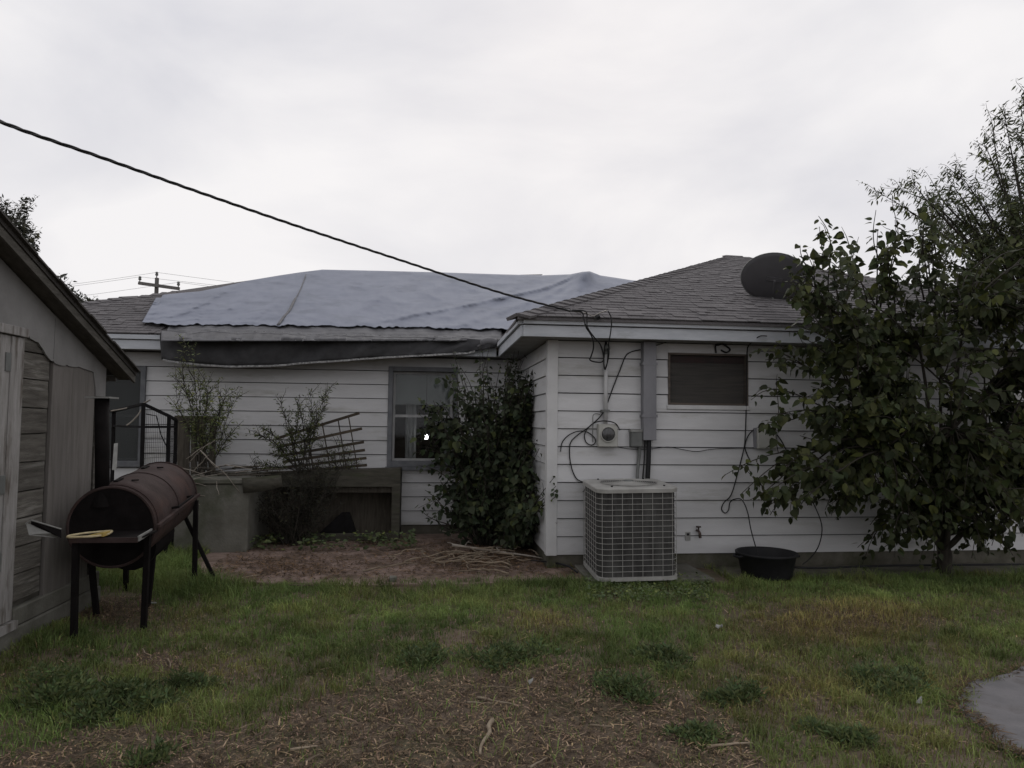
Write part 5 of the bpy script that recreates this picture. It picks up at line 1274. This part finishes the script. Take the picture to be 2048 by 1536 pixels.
for a in ((215,1420,.26,.15,'largest low feathery weed clump left of centre, near the bottom corner'),(120,1400,.22,.15,'feathery weed clump nearest the bottom left corner of the yard'),(300,1400,.2,.12,'feathery weed clump just right of the largest one'),(380,1370,.12,.09,'small dark weed tuft inside the bare left patch'),
          (850,1330,.17,.10,'rounded weed clump at the upper edge of the bare patch, left of the middle'),(1010,1325,.19,.11,'rounded weed clump at the upper edge of the bare soil, mid-yard'),(1235,1385,.17,.10,'weed clump standing alone on bare soil below the condenser'),(1330,1325,.2,.11,'weed clump right of the bare soil, below the condenser'),
          (1770,1370,.22,.10,'dark weed clump left of the concrete slab'),(1690,1490,.12,.07,'small weed tuft near the bottom right, left of the slab'),(1390,1470,.12,.07,'grey-green weed tuft near the bottom, right of the sticks'),(300,1530,.09,.06,'tiny weed tuft cut by the bottom edge at left'),(1480,1405,.15,.08,'weed clump between the bare soil and the dry grass')):
    clump(*a)
# broad-leaved ground cover below the bulkhead and by the grass edge
lv = []
for i in range(2600):
    u = random.uniform(500, 830); v = 1072+random.random()**1.3*38+abs(u-660)*-.02
    p = P(u, v, Z=.0); 
    if p.y > 9.2 or p.x < -2.1 and p.y > 8.6 or pn(p.x, p.y, 3.2, 7) < random.uniform(-.35,.25): continue
    X_, Y_, Z_ = frame(Vector((random.uniform(-1,1), random.uniform(-1,1), random.uniform(0,.6))), Vector((random.uniform(-.5,.5), random.uniform(-.5,.3), 1)))
    lv.append((p+Vector((0,0,random.uniform(.03,.16))), X_, Y_, Z_, random.uniform(.03,.07), tint(.3)))
o = joined('ground_cover', M['weed'], 'heart', lv, None); tag(o, 'low green creeping weeds along the foot of the bulkhead', 'ground cover', kind='stuff')
lv = []
for i in range(1500):
    u = random.uniform(1170, 1420); v = 1160+random.random()*50
    p = P(u, v, Z=0)
    X_, Y_, Z_ = frame(Vector((random.uniform(-1,1), random.uniform(-1,1), random.uniform(0,.6))), Vector((random.uniform(-.5,.5), random.uniform(-.5,.3), 1)))
    lv.append((p+Vector((0,0,random.uniform(.01,.07))), X_, Y_, Z_, random.uniform(.015,.035), tint(.3)))
o = joined('ground_cover', M['weed'], 'heart', lv, None); tag(o, 'small clover-like weeds in the lawn in front of the condenser', 'ground cover', kind='stuff')

# ------------------------------------------------------------------ sticks
def twig(parent, a, b, r, m, wob=.12, name='twig'):
    a, b = Vector(a), Vector(b); ln = (b-a).length; pts = []
    for i in range(6):
        t = i/5; pts.append(a.lerp(b, t)+Vector((random.uniform(-wob,wob), random.uniform(-wob,wob), random.uniform(0,wob)*.5))*ln*(0 if i in (0,5) else .5))
    pts = curve(pts, 2); return MB().tube(pts, taper(pts, r, r*.45), 6).build(name, m, parent, smooth=True)
o = twig(None, P(905,1090,Z=.10)+Vector((0,0,.0)), P(1088,1117,Z=.04), .019, M['palestick'], .03, 'fallen_branch'); tag(o, 'long pale bare branch lying on the patio below the corner bush', 'branch')
bp = empty('brush_pile', P(950,1125,Z=.03), 'tangled pile of dry sticks on the patio in front of the bush', 'brush pile')
for i in range(48):
    u, v = random.gauss(935, 62), random.gauss(1122, 11); c = P(u, v, Z=.03); a = random.uniform(0,6.28); l_ = random.uniform(.15,.55)
    d = Vector((math.cos(a), math.sin(a)*.8, 0))*l_/2; h_ = random.uniform(.0,.10)
    twig(bp, c-d+Vector((0,0,.01+random.uniform(0,.04))), c+d+Vector((0,0,.01+h_)), random.uniform(.004,.011), M['stick'], .3)
for (a, b, c) in (((895,1085),(935,1098),.28),((930,1092),(945,1080),.3),((880,1060),(920,1090),.3),((1015,1085),(1035,1078),.2),((985,1105),(1022,1088),.15)):
    twig(bp, P(*a, Z=.12), P(*b, Z=.06), .006, M['palestick'])
sticks = [((985,1440),(960,1508),.014,'thick pale knobbly stick on the bare soil at the bottom centre'),((955,1395),(1035,1412),.008,'straight thin stick above the thick knobbly stick'),((935,1405),(985,1407),.006,'short thin stick left of the straight one above the knobbly stick'),((975,1374),(1030,1376),.006,'thin pale stick at the top of the bare soil, mid-yard'),
          ((1225,1325),(1262,1322),.006,'thin dry stem on the bare soil below the condenser'),((1415,1495),(1505,1486),.008,'thin pale stick near the bottom, right of centre'),((580,1500),(635,1492),.007,'pale stick near the bottom, left of centre'),((610,1525),(640,1508),.007,'bent pale twig cut close to the bottom edge, left of centre'),
          ((285,1298),(308,1322),.006,'short pale twig on the lawn left, below the smoker'),((336,1318),(340,1335),.007,'short curved pale twig in the bare patch below the smoker'),((1060,1535),(1095,1515),.006,'dark thin twig at the bottom edge right of the knobbly stick'),((1180,1450),(1222,1453),.006,'thin forked twig on the bare soil right of the knobbly stick'),((470,1160),(535,1148),.010,'dark stick on the left end of the patio'),((575,1170),(640,1171),.008,'pale splinter of wood at the patio edge')]
for a, b, r, lab in sticks:
    z_ = .035 if a[1] < 1200 else .022
    pa, pb = P(*a, Z=z_), P(*b, Z=z_); o = twig(None, pa, pb, r, M['stick'], .08, 'stick'); tag(o, lab, 'stick')
# twigs on the stoop top
tw = empty('twig_heap', P(440, 940, Y=8.8), 'spray of bare pale twigs spilling over the concrete stoop', 'twigs')
for (a, b) in (((400,900),(480,985)),((372,918),(430,880)),((378,925),(420,885)),((385,945),(418,910)),((405,905),(432,935)),((395,950),(440,960)),((432,960),(438,990)),((380,960),(450,945)),((360,935),(410,950)),((430,935),(470,925)),((450,930),(505,938)),((470,945),(520,940)),((385,965),(412,972)),((390,990),(410,992)),((385,1000),(400,1010)),((380,955),(425,940))):
    pa, pb = P(*a, Y=random.uniform(8.4,8.6)), P(*b, Y=random.uniform(8.4,8.6)); twig(tw, pa, pb, random.uniform(.004,.007), M['palestick'], .08)
for k in range(30):
    u, v = random.uniform(375,540), random.uniform(932,952); y_ = random.uniform(8.7,9.3); pa = P(u, v, Y=y_); pa.z = max(pa.z, zt_+.01); a = random.uniform(-.5,.5); twig(tw, pa, pa+Vector((math.cos(a), math.sin(a), random.uniform(-.05,.1)))*random.uniform(.12,.35), random.uniform(.006,.014), M['palletwood'])
# small litter
c = P(785,1168,Z=0); o = MB().box((c.x-.03,c.y-.04,0),(c.x+.04,c.y+.03,.075)).build('concrete_chunk', M['concrete'], None, bevel=.008); tag(o, 'small pale concrete chunk at the patio edge', 'rubble')
for (u, v, s, lab) in ((305,1206,.04,'crumpled white scrap on the grass under the smoker leg'),(1437,1254,.03,'white feather-like scrap upright in the lawn right of the condenser'),(1060,1366,.018,'white flake on the bare soil mid-yard'),(1838,1403,.022,'white pebble in the grass left of the concrete slab'),(1966,1058,.001,'')):
    if not lab: continue
    c = P(u, v, Z=.03); m = MB(); ring_ = [Vector((math.cos(t)*s*random.uniform(.6,1.1), math.sin(t)*s*random.uniform(.3,.6), random.uniform(-.01,.02))) for t in [i*.9 for i in range(7)]]
    m.prism([c+q_ for q_ in ring_], (.004,0,.012)); o = m.build('white_scrap', M['white'], None); tag(o, lab, 'scrap')
# hose on the wall strip
cable('garden_hose', 'dark hose lying along the foot of the wall from the tub to the right', [(1590,1135,6.9),(1650,1136,6.95),(1720,1133,7.0),(1800,1131,7.0),(1900,1130,7.1),(2000,1129,7.1),(2100,1128,7.1)], .011, 'rubber', cat='hose')
cable('patio_hose', 'dark cord curving from the patio round the corner of the condenser pad', [(985,1113,8.2),(1050,1120,7.9),(1100,1124,7.6),(1135,1132,7.2),(1155,1145,6.95)], .010, 'rubber', cat='cord')
